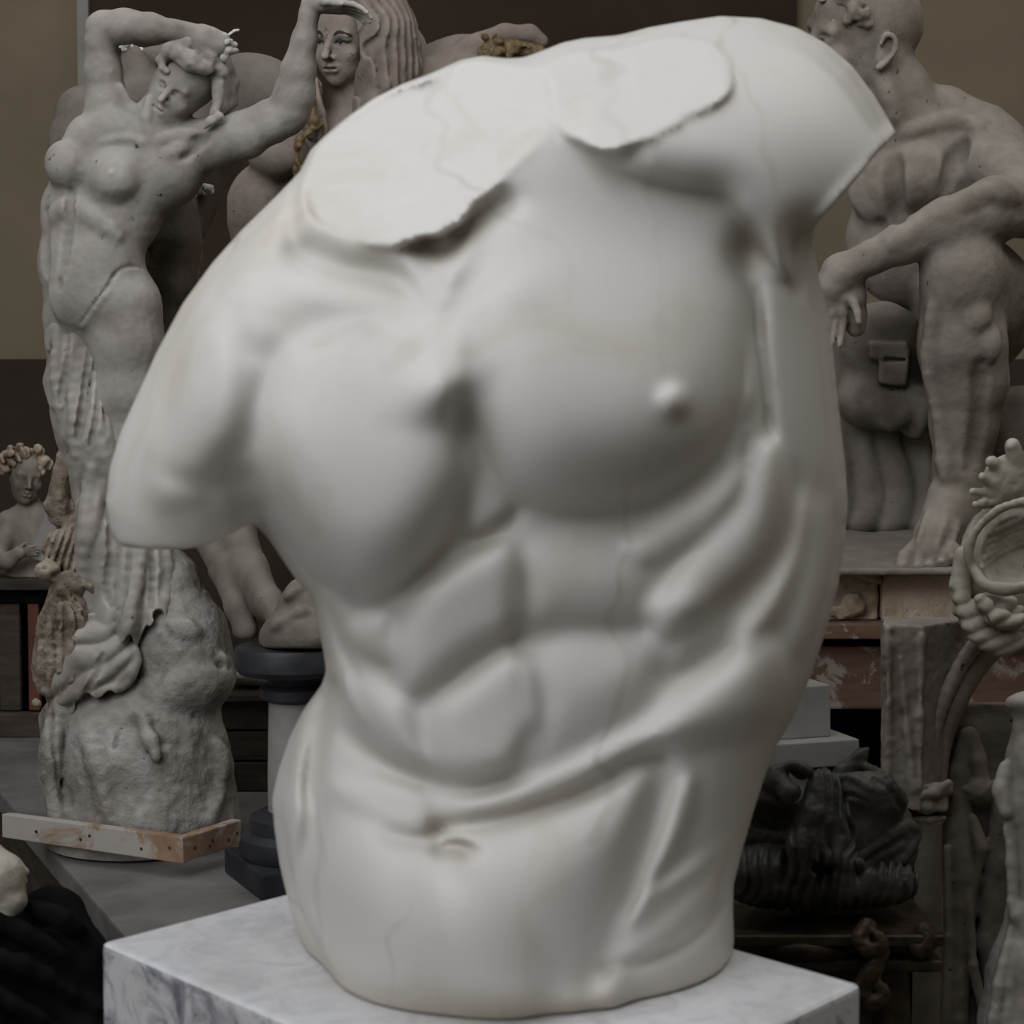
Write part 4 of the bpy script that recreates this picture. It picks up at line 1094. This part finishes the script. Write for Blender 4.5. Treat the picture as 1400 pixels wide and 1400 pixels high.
# ================================================================ crate and odds behind
def wbox(name, px0, px1, pyt, pyb, Y, depth, mat, parent, rotz=0, bev=.004, jit=.002):
    a = at(px0, pyt, Y); b_ = at(px1, pyb, Y)
    zb = float(b_[2]); ztp = float(at((px0+px1)/2, pyt, Y)[2])
    return bx(name, ((a[0]+b_[0])/2, Y+depth/2, (ztp+zb)/2), (b_[0]-a[0], depth, ztp-zb), mat, parent, rotz, bev, jit=jit)
cy = 2.55; cb = TZ
crate = empty('crate', (float(at(350, 1100, cy)[0]), cy+.1, cb), 'old dark brown plank crate standing between the rock base and grey shaft', 'crate')
cx0, cx1 = float(at(262, 1000, cy)[0]), float(at(470, 1000, cy)[0]); cz1 = float(at(350, 957, cy)[2])
for k in range(3):
    h = (cz1-cb)/3; bx('plank', ((cx0+cx1)/2, cy+.006, cb+h*(k+.5)), (cx1-cx0, .014, h-.003), M_DARKWOOD, crate, 0, .002, jit=.001)
    bx('plank', ((cx0+cx1)/2, cy+.214, cb+h*(k+.5)), (cx1-cx0, .014, h-.003), M_DARKWOOD, crate, 0, .002, jit=.001)
for x in (cx0+.007, cx1-.007): bx('side_board', (x, cy+.11, (cb+cz1)/2), (.014, .19, cz1-cb), M_DARKWOOD, crate, 0, .002)
bx('lid', ((cx0+cx1)/2, cy+.11, cz1+.006), (cx1-cx0+.02, .25, .012), M_DARKWOOD, crate, 0, .003, jit=.002)
c = Clay(((300, 905, -60), (385, 962, 60)), 1.8)
c.ell((340, 950, 0), (34, 12, 30), (0, 0, 6), 3); lumps(c, [(318, 944, -14), (340, 936, -18), (362, 940, -10)], 8, 18, 61, 2, jit=.6); c.tube([(352, 934, -24, 3), (366, 930, -26, 3), (372, 922, -26, 2)], 1)
zz = float(at(340, 957, cy)[2])
o = c.build('plaster_scrap', M_PLASTER_WHITE, None, cy+.06)
mz = min((v.co.z for v in o.data.vertices)); o.location.z += cz1+.012-mz
tag(o, 'broken scrap of white plaster lying on the dark crate, under the disc top', 'plaster scrap')

# stand on the far left with the small figure
sy = 3.02
st = empty('wooden_stand', (float(at(20, 1000, sy)[0]), sy+.12, TZ), 'dark wooden stand of upright boards with a black top rail, at the left edge', 'stand')
x0, x1 = float(at(-70, 900, sy)[0]), float(at(62, 900, sy)[0]); z1 = float(at(20, 790, sy)[2])
zr = float(at(20, 826, sy)[2])
bx('top_board', ((x0+x1)/2, sy+.12, z1-.012), (x1-x0+.03, .26, .024), M_DARKWOOD, st, 0, .004)
bx('rail', ((x0+x1)/2, sy+.02, (zr+z1-.024)/2), (x1-x0, .02, z1-.024-zr-.001), M_VOID, st, 0, .002)
bw = (x1-x0)/4
for k in range(4):
    bx('upright_board', (x0+bw*(k+.42), sy+.022, (TZ+.05+zr)/2), (bw*(.86 if k < 3 else .45), .016, zr-TZ-.052), M_DARKWOOD if k < 3 else M_REDWOOD, st, 0, .002)
bx('back_board', ((x0+x1)/2, sy+.23, (TZ+z1-.024)/2), (x1-x0, .016, z1-.026-TZ), M_VOID, st, 0, .002)
bx('foot_board', ((x0+x1)/2+.01, sy+.01, TZ+.025), (x1-x0+.05, .03, .049), M_DARKWOOD, st, 0, .004, jit=.003)
# little figure of a curly-haired youth
BD = 3.06
boy = empty('statuette', (float(at(40, 790, BD)[0]), BD, z1), 'small plaster half-figure of a curly-haired youth clasping a tablet, at the left edge', 'statue')
c = Clay(((-60, 600, -110), (130, 800, 60)), 1.7)
T = head(c, (36, 652, -6), 74, (4, -10, 6), .03, False)
c.tube([(38, 676, 4, 14), (42, 700, 6, 15)], 6); c.tube([(14, 716, 8, 20), (45, 708, 10, 22), (72, 722, 8, 18)], 8)
c.tube([(40, 720, 8, 30), (44, 760, 6, 34), (44, 798, 6, 38)], 10)
c.tube([(14, 716, 4, 16), (4, 740, -14, 14), (-4, 766, -30, 13)], 6); c.tube([(-4, 766, -30, 12), (12, 766, -46, 11), (26, 756, -54, 9)], 6)
hand(c, (22, 758, -52), (1, -.25, -.1), (-.1, -1, -.3), 36, 16, .4, 1.5)
c.tube([(72, 722, 4, 14), (80, 750, -10, 13), (70, 770, -30, 11)], 6)
dz = 798; c.noise(.5, 20, 3); c.floor(BD, z1+.0003)
c.build('figure', M_PLASTER_WARM, boy, BD)
c = Clay(((-10, 605, -60), (75, 690, 50)), 1.5)
lumps(c, [(8, 640, -14), (14, 624, -20), (34, 618, -22), (56, 622, -18), (62, 640, -10)], 8, 46, 51, 2, jit=.6); c.ell((36, 640, 8), (28, 26, 26), (0, 0, 0), 4)
c.ell((38, 662, -40), (22, 24, 22), (0, -10, 0), 2, '-'); c.noise(.8, 9, 4)
c.build('hair', M_PEEL, boy, BD)
c = Clay(((30, 700, -100), (110, 775, 0)), 1.5)
c.box((66, 738, -50), (17, 32, 4), (0, 10, 22), 2, 1); c.build('tablet', M_STONE, boy, BD)
mz = min((boy.matrix_basis@v.co).z for o in boy.children for v in o.data.vertices); 
for o in boy.children: o.location.z += z1-mz+.0003

# ================================================================ right side: trestle of red-brown planks under the seated man
by = 2.36
zb_top = float(at(1200, 851, by)[2])
bench = empty('plank_stand', (float(at(1240, 900, by)[0]), by+.3, 0), 'heavy red-brown plank stand with white drips, carrying the seated man', 'stand')
bx0, bx1 = float(at(960, 850, by)[0]), float(at(1560, 850, by)[0])
zA, zB = float(at(1180, 872, by)[2]), float(at(1180, 885, by)[2]); zC = float(at(1180, 972, by)[2])
bx('top_board', ((bx0+bx1)/2, by+.34, (zb_top+zA)/2), (bx1-bx0, .72, zb_top-zA), M_PLANK, bench, 0, .003)
bx('spacer', ((bx0+bx1)/2, by+.36, (zA+zB)/2), (bx1-bx0-.04, .62, zA-zB-.0005), M_VOID, bench, 0, 0)  # near-black strip paints the shadow between top board and apron
bx('apron', ((bx0+bx1)/2, by+.03, (zB+zC)/2), (bx1-bx0-.01, .035, zB-zC-.0005), M_PLANK, bench, 0, .004, jit=.002)
for x in (bx0+.05, bx1-.05):
    for yy in (.06, .62): bx('leg', (x, by+yy, zB/2), (.08, .05, zB-.001), M_DARKWOOD, bench, 0, .004)
bx('back_panel', ((bx0+bx1)/2, by+.68, zB/2), (bx1-bx0-.1, .02, zB-.002), M_VOID, bench, 0, 0)  # near-black sheet stands in for the dark void below the stand
# the two blocks between planks and slab
zS = float(at(1250, 783, by+.03)[2])
blk = empty('plaster_block', (float(at(1260, 850, by)[0]), by+.25, zb_top), 'smooth beige plaster block under the bare toes of the seated man', 'block')
x0, x1 = float(at(1211, 820, by)[0]), float(at(1480, 820, by)[0])
bx('block', ((x0+x1)/2, by+.27, (zb_top+zS)/2+.0003), (x1-x0, .5, zS-zb_top-.002), M_PEEL, blk, 0, .004)
c = Clay(((1040, 760, -150), (1216, 856, 130)), 2.4)
c.box((1126, 815, 0), (74, 38, 96), (0, 0, 0), 4, 3); c.tube([(1130, 782, -100, 10), (1165, 776, -104, 9), (1195, 790, -104, 8), (1206, 796, -102, 5)], 4); c.tube([(1130, 800, -104, 4), (1170, 796, -106, 3), (1206, 800, -106, 3)], 3, '-')
c.ell((1165, 826, -100), (18, 16, 6), (0, 0, 20), 4); c.ell((1150, 835, -102), (22, 10, 5), (0, 0, 0), 3); c.tube([(1192, 806, -104, 3), (1198, 830, -104, 3), (1204, 850, -104, 2)], 2, '-')
c.noise(1.6, 16, 71); c.floor(by+.14, zb_top+.0003); c.floor(by+.14, zS-.0004, -1); c.cut((1205, 0, -96), (1, 0, .27))
o = c.build('torn_block', M_PEEL, None, by+.14)
mz = min(v.co.z for v in o.data.vertices); o.location.z += zb_top-mz+.0003
tag(o, 'cracked torn plaster block with peeling paper, left of the smooth beige block', 'block')

# pale stone box on a slab, beside the torso's hip
gy = 2.02
gz0 = float(at(1120, 1056, gy)[2]); gz1 = float(at(1120, 1021, gy)[2]); gz2 = float(at(1110, 947, gy)[2])
gs = empty('stone_slab', (float(at(1080, 1050, gy)[0]), gy+.12, gz0), 'thin pale grey stone slab jutting out under the square stone block', 'slab')
rz = .30
bx('slab', (float(at(1062, 1040, gy)[0]), gy+.10, (gz0+gz1)/2), (.20, .17, gz1-gz0), M_STONE, gs, rz, .002, jit=.001)
gb = empty('stone_block', (float(at(1080, 1000, gy)[0]), gy+.12, gz1), 'square pale grey stone block standing on the thin slab beside the torso', 'block')
bx('block', (float(at(1058, 1000, gy)[0]), gy+.105, (gz1+gz2)/2+.0004), (.145, .13, gz2-gz1-.001), M_STONE, gb, rz, .002, jit=.001)
gp = empty('plinth', (float(at(1040, 1200, gy)[0]), gy+.12, 0), 'dark plinth hidden behind the torso under the pale stone slab', 'plinth')
bx('plinth_body', (float(at(1056, 1200, gy)[0]), gy+.11, gz0/2-.0005), (.13, .12, gz0-.001), M_DARKWOOD, gp, rz, .003)

# high plinth that carries the far sphinx, hidden by the torso
zpl = float(at(560, 338, SD)[2])
hp = empty('plinth', (float(at(640, 500, SD)[0]), SD+.05, 0), 'tall dark plinth behind the torso carrying the sphinx', 'plinth')
bx('plinth_body', (float(at(640, 500, SD)[0]), SD+.12, zpl/2), (.28, .36, zpl), M_DARKWOOD, hp, 0, .004)

# ================================================================ block pedestal of the torso (below the frame)
# ================================================================ gothic niche fragment
ND = 1.86
nic = empty('niche_fragment', (float(at(1300, 1420, ND)[0]), ND, 0), 'tall plaster fragment of a gothic niche with corbel block, arch rib and slim column', 'architectural fragment')
c = Clay(((1190, 835, -70), (1440, 1480, 190)), 2.6)
c.box((1272, 985, 60), (66, 140, 96), (0, 0, 0), 4, 0)
c.cut((1330, 850, 0), (.98, .20, .04)); c.cut((1209, 1060, 0), (-.9, .3, 0)); c.cut((1240, 1104, 0), (-.1, 1, .1)); c.cut((1262, 880, -36), (.8, .02, -.6)); c.cut((1210, 880, -32), (-.08, 0, -1))
c.tube([(1214, 860, -34, 5), (1215, 960, -35, 4), (1214, 1060, -32, 4)], 6); c.tube([(1260, 870, -36, 4), (1258, 980, -36, 3), (1258, 1080, -34, 3)], 6); c.tube([(1232, 900, -34, 3), (1240, 1000, -35, 4), (1250, 1080, -34, 4)], 6)
c.noise(1.1, 26, 81); c.noise(.5, 9, 82)
c.cut((1262, 856, -36), (.05, -1, -.16))
c.build('corbel_block', M_PLASTER_WARM, nic, ND)
c = Clay(((1245, 860, -60), (1440, 1120, 150)), 2.4)
c.tube([(1268, 1078, 0, 8), (1276, 1010, 0, 9), (1296, 945, 0, 10), (1330, 885, 0, 11), (1372, 846, 0, 12), (1430, 820, 0, 12)], 3, res=4)
c.tube([(1282, 1078, 16, 11), (1290, 1015, 18, 12), (1312, 955, 18, 13), (1346, 900, 18, 14), (1390, 864, 18, 14), (1440, 845, 18, 14)], 3, res=4)
c.build('arch_rib', M_PLASTER_WARM, nic, ND)
c = Clay(((1235, 1040, -70), (1320, 1140, 90)), 2.0)
c.box((1276, 1080, 0), (27, 9, 30), (0, 0, -8), 3, 3); c.box((1274, 1096, 0), (22, 14, 26), (0, 0, 0), 5, 6); c.tube([(1256, 1088, -26, 8), (1280, 1084, -30, 8), (1296, 1070, -26, 6)], 4); c.ell((1268, 1102, -20), (14, 12, 12), (0, 0, 0), 4)
c.tube([(1254, 1120, -4, 5), (1272, 1121, -14, 6), (1290, 1119, -4, 5)], 3); c.noise(1.0, 12, 82)
c.build('capital', M_PLASTER_WARM, nic, ND)
nz = float(at(1272, 1122, ND)[2]); nx = float(at(1271, 1122, ND)[0])
lathe('column', (nx, ND+.005, .25), [(.026, 0), (.026, .02), (.0175, .03), (.0165, nz-.25-.004), (.019, nz-.25)], M_PLASTER_WARM, nic, 32)
c = Clay(((1285, 960, -30), (1440, 1480, 150)), 2.6)
c.box((1350, 1200, 100), (90, 290, 22), (0, 0, 0), 4, 4)
c.tube([(1322, 1010, 60, 14), (1312, 1060, 56, 17), (1308, 1130, 56, 22), (1316, 1200, 54, 24), (1308, 1290, 54, 23), (1302, 1400, 54, 22), (1302, 1480, 54, 22)], 8)
c.tube([(1326, 1005, 56, 12), (1338, 1040, 50, 11), (1346, 1075, 48, 10)], 6); c.ell((1340, 1082, 50), (22, 20, 20), (0, 0, 0), 6); c.tube([(1318, 1078, 40, 4), (1340, 1086, 34, 5), (1362, 1068, 40, 5)], 3)
c.tube([(1330, 1120, 46, 8), (1342, 1160, 40, 9), (1336, 1200, 44, 5)], 4); c.tube([(1294, 1160, 34, 6), (1298, 1280, 34, 6), (1292, 1420, 34, 6)], 5); c.tube([(1324, 1220, 36, 6), (1330, 1320, 36, 7), (1350, 1400, 40, 9)], 5)
c.tube([(1375, 1110, 60, 22), (1368, 1180, 60, 24), (1362, 1290, 60, 26), (1372, 1380, 60, 26)], 8); c.noise(.8, 24, 83)
c.build('relief_panel', M_PLASTER_DARK, nic, ND)
nb = float(at(1320, 1478, ND)[2])
bx('foot_block', (float(at(1330, 1450, ND)[0]), ND+.05, .125), (.22, .16, .2499), M_PLASTER_WARM, nic, 0, .004)
bx('core', (float(at(1345, 1450, ND)[0]), ND+.09, (.25+nb)/2), (.16, .05, nb-.25+.02), M_PLASTER_DARK, nic, 0, .003)

# draped figure cut by the right edge
FD = 1.72
fig = empty('statue', (float(at(1410, 1450, FD)[0]), FD, 0), 'pale plaster draped figure without a head, cut off by the right edge', 'statue')
c = Clay(((1335, 940, -90), (1520, 1500, 110)), 2.6)
c.ell((1404, 962, 0), (30, 18, 30), (0, 0, 0), 4); c.tube([(1408, 980, 0, 24), (1420, 1040, 0, 44), (1416, 1100, 0, 48), (1424, 1180, 0, 44), (1426, 1260, 0, 46)], 10)
c.tube([(1378, 1050, -16, 12), (1370, 1080, -26, 13), (1376, 1110, -34, 10)], 5)
c.tube([(1382, 1130, -24, 10), (1384, 1180, -30, 9), (1386, 1240, -34, 8)], 5); c.tube([(1385, 1232, -34, 9), (1392, 1252, -38, 11), (1402, 1266, -40, 9)], 4)
c.tube([(1424, 1260, 0, 50), (1416, 1330, 0, 66), (1410, 1420, 0, 78), (1410, 1500, 0, 84)], 14)
for x0, x1 in ((1385, 1346), (1396, 1368), (1408, 1390), (1420, 1412)): c.tube([(x0, 1270, -34, 7), ((x0+x1)/2, 1350, -56, 9), (x1, 1490, -72, 10)], 5, res=3)
c.noise(.8, 20, 84); fb = float(at(1410, 1498, FD)[2])
c.build('figure', M_PLASTER, fig, FD)
bx('base', (float(at(1412, 1450, FD)[0]), FD, fb/2), (.15, .16, fb), M_PLASTER_ROCK, fig, 0, .004)

# ================================================================ acanthus and shell capital resting on the corbel
AD = 1.80
c = Clay(((1292, 575, -90), (1560, 905, 130)), 2.0)
shl = empty('shell_ornament', at(1360, 895, AD), 'cream plaster ornament of a ribbed shell and curling leaves, resting on the corbel block', 'ornament')
c.ell((1392, 770, 40), (82, 92, 56), (0, 0, 0), 8)
c.ell((1404, 752, -34), (74, 60, 60), (0, 0, -8), 4, '-')
c.tube([(1330, 780, -20, 6), (1324, 750, -22, 5), (1342, 716, -24, 5), (1376, 692, -24, 5), (1420, 684, -20, 5), (1460, 700, -10, 5)], 5, res=4)
c.tube([(1330, 778, -22, 6), (1348, 800, -38, 7), (1376, 806, -44, 7), (1410, 800, -40, 7), (1460, 780, -20, 7)], 6, res=4); c.ell((1362, 798, -58), (12, 5, 6), (0, 0, 0), 2, '-')
for i in range(5): c.rib([(1342+i*3, 776-i*12, 3), (1372+i*4, 752-i*10, 5), (1420, 735-i*9, 4)], .3, 4)
c.noise(.8, 18, 90)
c.build('shell', M_CREAM, shl, AD)
c = Clay(((1292, 580, -90), (1560, 905, 130)), 2.0)
c.tube([(1312, 800, 0, 9), (1318, 830, -14, 11), (1336, 862, -24, 14), (1364, 880, -24, 15), (1400, 872, -14, 14), (1450, 860, 0, 14)], 4, res=4)
c.tube([(1318, 760, 10, 14), (1312, 800, 8, 14), (1320, 840, 10, 14)], 6); c.ell((1360, 842, -10), (40, 34, 34), (0, 0, 10), 8); c.tube([(1342, 822, -44, 10), (1362, 846, -48, 12), (1392, 850, -44, 12)], 4); c.folds(4, 22, (.5, 1, .2), .4, 92, 800); c.rib([(1340, 836, 3), (1364, 862, 4), (1400, 862, 4)], 0, 2, '-')
c.noise(.6, 20, 91)
c.build('scroll', M_CREAM, shl, AD)
c = Clay(((1310, 580, -90), (1560, 740, 130)), 2.0)
for x, y, r in ((1334, 690, 9), (1330, 672, 8), (1344, 652, 11), (1356, 632, 13), (1384, 610, 16), (1420, 590, 18)):
    c.tube([(1410, 690, 26, 18), ((x+1410)/2, (y+680)/2, 12, r), (x, y, -6, r*.7)], 5)
c.ell((1380, 655, 16), (38, 34, 26), (0, 0, -30), 8)
c.tube([(1350, 690, -8, 4), (1366, 668, -14, 5), (1380, 640, -14, 4)], 3, '-'); c.tube([(1366, 700, -6, 4), (1384, 672, -12, 4), (1400, 650, -12, 4)], 3, '-')
c.noise(.8, 14, 92)
c.build('leaf', M_CREAM, shl, AD)

# ================================================================ dark bronze mask on its bracket
HD = 1.66
msk = empty('mask', at(1130, 1250, HD), 'dark bronze lion-like mask with open mouth and flowing mane, on the carved bracket', 'mask')
c = Clay(((985, 1035, -140), (1270, 1262, 120)), 1.9)
c.ell((1150, 1164, 14), (106, 90, 80), (0, 0, 8), 10); c.ell((1050, 1120, 6), (52, 56, 60), (0, 0, 10), 14); c.ell((1056, 1206, 0), (62, 44, 66), (0, 0, 0), 12)
c.tube([(1156, 1072, 10, 16), (1176, 1050, 10, 10), (1186, 1040, 10, 4)], 6)
c.ell((1190, 1106, -40), (52, 34, 30), (0, 0, 14), 14)                                  # brow and cheek
c.tube([(1040, 1076, -30, 16), (1062, 1084, -56, 16), (1080, 1100, -72, 13)], 8); c.ell((1080, 1102, -74), (15, 13, 14), (0, 0, 0), 6)   # nose
c.ell((1046, 1134, -60), (44, 21, 44), (0, 0, 10), 6, '-')                               # open mouth
c.rib([(1010, 1158, 6), (1040, 1160, 8), (1080, 1164, 7)], .4, 5)
c.rib([(1058, 1070, 5), (1090, 1064, 7), (1118, 1082, 6)], .4, 5); c.ell((1098, 1082, -62), (11, 7, 9), (0, 0, 20), 3, '-')
c.rib([(1134, 1092, 5), (1160, 1080, 6), (1190, 1094, 5)], .4, 4); c.rib([(1130, 1112, 3), (1158, 1104, 4), (1184, 1112, 3)], 0, 3, '-'); c.rib([(1176, 1062, 5), (1212, 1080, 6), (1236, 1114, 5)], .3, 5); c.rib([(1186, 1076, 3), (1214, 1094, 4), (1230, 1120, 3)], 0, 3, '-')
c.rib([(1168, 1192, 7), (1196, 1176, 8), (1238, 1146, 8), (1252, 1160, 7), (1232, 1190, 8), (1196, 1208, 8), (1172, 1200, 7)], .5, 4); c.rib([(1186, 1192, 4), (1212, 1178, 5), (1236, 1162, 4)], 0, 3, '-'); c.ell((1174, 1196, -76), (9, 8, 9), (0, 0, 0), 3)
c.noise(.7, 20, 95); c.noise(.5, 8, 94)
c.build('face', M_BRONZE, msk, HD)
c = Clay(((985, 1060, -140), (1270, 1262, 120)), 1.6)
c.tube([(1122, 1084, -52, 16), (1114, 1130, -62, 24), (1102, 1176, -68, 26), (1100, 1204, -66, 22)], 10); c.tube([(1136, 1090, -54, 12), (1146, 1140, -62, 18), (1146, 1190, -66, 20), (1150, 1230, -58, 22)], 10)
c.ell((1050, 1212, -18), (60, 40, 52), (0, 0, 0), 12); c.ell((1110, 1232, -10), (116, 28, 62), (0, 0, 0), 12); c.ell((1200, 1222, -14), (56, 32, 50), (0, 0, 0), 12)
c.folds(7, 15, (1, .10, .1), .55, 97); c.rib([(1108, 1200, 6), (1124, 1206, 8), (1140, 1204, 5)], 0, 5, '-')
c.noise(.8, 12, 96)
c.build('mane', M_BRONZE, msk, HD)
brk = empty('bracket', (float(at(1140, 1300, HD)[0]), HD, 0), 'dark carved bracket with worn gilt scrolls, under the bronze mask', 'bracket')
zk = float(at(1140, 1254, HD)[2])
mz = min((msk.matrix_basis@v.co).z for o in msk.children for v in o.data.vertices)
for o in msk.children: o.location.z += zk-mz+.0003
xa, xb = float(at(990, 1250, HD)[0]), float(at(1272, 1250, HD)[0])
bx('top_board', ((xa+xb)/2, HD+.05, zk-.007), (xb-xa, .22, .013), M_BRONZEGOLD, brk, 0, .004, seg=3)
bx('moulding', ((xa+xb)/2-.004, HD+.05, zk-.022), (xb-xa-.03, .18, .015), M_BRONZEGOLD, brk, 0, .005, seg=3)
bx('second_board', ((xa+xb)/2+.003, HD+.05, zk-.038), (xb-xa-.004, .2, .013), M_BRONZEGOLD, brk, 0, .004, seg=3)
c = Clay(((985, 1270, -120), (1290, 1460, 110)), 2.0)
c.box((1110, 1360, 20), (84, 96, 60), (0, 0, 0), 10, 6); c.ell((1100, 1300, -50), (60, 18, 30), (0, 0, 4), 8)
c.tube([(1210, 1300, 0, 30), (1215, 1450, 0, 34)], 8)
c.build('scroll_carving', M_BRONZEGOLD, brk, HD)
for name, pts in (('scroll', [(1186, 1268, -88, 13), (1176, 1284, -98, 12), (1190, 1300, -104, 11), (1206, 1292, -104, 9), (1200, 1278, -104, 7)]), ('scroll', [(1204, 1304, -92, 12), (1190, 1330, -98, 13), (1178, 1352, -96, 12), (1190, 1372, -96, 11), (1208, 1360, -96, 9), (1200, 1346, -96, 7)]), ('scroll', [(1262, 1272, -60, 12), (1272, 1286, -66, 12), (1258, 1300, -68, 10), (1246, 1292, -66, 8)])):
    c = Clay(((1150, 1250, -125), (1300, 1400, -30)), 1.4); c.tube(pts, 3, res=4); lumps(c, [pts[0][:3], pts[-1][:3]], 6, 5, 11, 3, jit=.3); c.noise(.7, 9, 12)
    c.build(name, M_GILTWOOD, brk, HD)
zc = float(at(1120, 1456, HD)[2])
bx('stem', (float(at(1140, 1450, HD)[0]), HD+.02, zc/2), (.14, .11, zc+.004), M_BRONZEGOLD, brk, 0, .004)

# ================================================================ black cloth at the lower left and the pale fragment on it
CD = 1.66
c = Clay(((-330, 1165, -180), (172, 1900, 200)), 4.5)
c.box((-90, 1600, 60), (200, 330, 130), (0, 0, 0), 30, 20)
c.tube([(-200, 1300, 40, 40), (0, 1298, 20, 44), (72, 1256, 20, 46), (108, 1320, -20, 44), (116, 1420, -30, 44), (118, 1600, -30, 46)], 20)
for x0, y0, x1, y1, z in ((-60,1240,120,1330,-70),(-60,1290,128,1380,-80),(-80,1330,122,1440,-84),(-60,1400,110,1520,-86),(40,1240,130,1300,-60)):
    c.tube([(x0, y0, z, 12), ((x0+x1)/2, (y0+y1)/2-12, z-10, 15), (x1, y1, z+16, 10)], 8, res=3)
c.noise(3, 60, 98)
c.noise(1.5, 25, 99)
o = c.build('black_cloth', M_BLACKCLOTH, None, CD)
tag(o, 'black cloth hanging in dim folds over a crate, lower left corner', 'cloth')
CZ = o
frag = empty('plaster_fragment', at(0, 1255, CD), 'pale plaster foot fragment lying on the black cloth, at the left edge', 'fragment')
c = Clay(((-120, 1150, -80), (60, 1290, 90)), 1.8)
c.tube([(-100, 1190, 10, 44), (-30, 1190, 0, 46), (0, 1200, -10, 36), (14, 1230, -14, 22), (10, 1246, -14, 13)], 8)
for i, (x, y) in enumerate(((34, 1192), (32, 1204), (30, 1215), (26, 1226))): c.tube([(8, 1185+i*10, -10, 12), (x-6, y-3, -16, 8), (x, y, -14, 6.5)], 2)
c.noise(.6, 24, 97)
c.build('foot', M_CREAM, frag, CD-.05)
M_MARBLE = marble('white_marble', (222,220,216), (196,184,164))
M_BLOCK = marble('grey_veined_marble', (206,207,211), (196,186,164), .3, (104,106,117), .95, rough=.5, sss=.05, sc=3.2, cav=.2)
M_BLOCKTOP = marble('pale_block_marble', (226,227,231), (190,178,148), .5, (186,188,196), .5, rough=.5, sss=.05, sc=5, cav=.2)
L, Rr = on_z(138,1288,BLOCK_Z), on_z(1178,1345,BLOCK_Z)
e1 = np.array([.715,-.70,0]); e1 /= np.linalg.norm(e1); e2 = np.array([-e1[1], e1[0], 0])
a_, b_ = (Rr-L)@e1, (Rr-L)@e2; bc = (L+Rr)/2
BH = .42
blockE = empty('marble_block', (bc[0], bc[1], BLOCK_Z-BH), 'white marble block with grey mottled sides, under the torso', 'block')
bo = bx('block', (bc[0], bc[1], BLOCK_Z-BH/2), (a_, b_, BH), M_BLOCK, blockE, math.atan2(e1[1], e1[0]), .006, seg=3)
bo.data.materials.append(M_BLOCKTOP)
for p in bo.data.polygons:
    if p.normal.z > .5: p.material_index = 1
pd = empty('modelling_stand', (bc[0], bc[1], 0), 'dark wooden stand carrying the marble block, below the picture', 'stand')
bx('stand_top', (bc[0], bc[1], BLOCK_Z-BH-.021), (a_+.06, b_+.06, .04), M_DARKWOOD, pd, math.atan2(e1[1], e1[0]), .004)
for sx in (-1, 1):
    for sy in (-1, 1):
        p = bc+e1*sx*(a_/2-.03)+e2*sy*(b_/2-.03); bx('leg', (p[0], p[1], (BLOCK_Z-BH-.042)/2), (.06, .06, BLOCK_Z-BH-.042), M_DARKWOOD, pd, math.atan2(e1[1], e1[0]), .004)
tors = empty('torso', on_z(700,1330,BLOCK_Z), 'white marble male torso without head and arms, standing on the marble block', 'sculpture')
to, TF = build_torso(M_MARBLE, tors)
# ---------------------------------------------------------------- camera and light
cam = bpy.data.cameras.new('camera'); co = bpy.data.objects.new('camera', cam); col.objects.link(co)
co.location = CAM.tolist(); co.rotation_euler = (math.pi/2-PITCH, 0, 0)
cam.sensor_width = 36; cam.lens = 36*FP/1400; cam.clip_start = .05
cam.dof.use_dof = True; cam.dof.focus_distance = 2.25; cam.dof.aperture_fstop = 9.0
scene.camera = co
w = bpy.data.worlds.new('room_air'); scene.world = w; w.use_nodes = True
bg = w.node_tree.nodes['Background']; bg.inputs[0].default_value = lin((190,180,168)); bg.inputs[1].default_value = .14
def area(name, loc, target, sx, sy, power, color):
    l = bpy.data.lights.new(name, 'AREA'); l.shape = 'RECTANGLE'; l.size = sx; l.size_y = sy; l.energy = power; l.color = color
    o = bpy.data.objects.new(name, l); col.objects.link(o); o.location = loc
    o.rotation_euler = (Vector(target)-Vector(loc)).to_track_quat('-Z', 'Y').to_euler(); return o
area('skylight', (-1.2, -.4, 3.5), (0, 1.35, 1.4), 2.8, 2.2, 50, (.95, .97, 1.0))
area('window_light', (-2.6, -1.2, 2.2), (0, 1.5, 1.3), 1.8, 1.8, 27, (.96, .97, 1.0))
area('rear_fill', (-.7, 1.6, 3.9), (.0, 2.8, 1.2), 3.0, 1.2, 15, (.97, .98, 1.0))  # unseen fill, added to brighten the background statues
area('right_fill', (1.6, 1.5, 3.7), (.6, 1.9, 1.0), 1.6, 1.2, 14, (1.0, .98, .95))  # unseen overhead fill, added to lift the dim lower right
scene.view_settings.view_transform = 'Standard'; scene.view_settings.look = 'None'
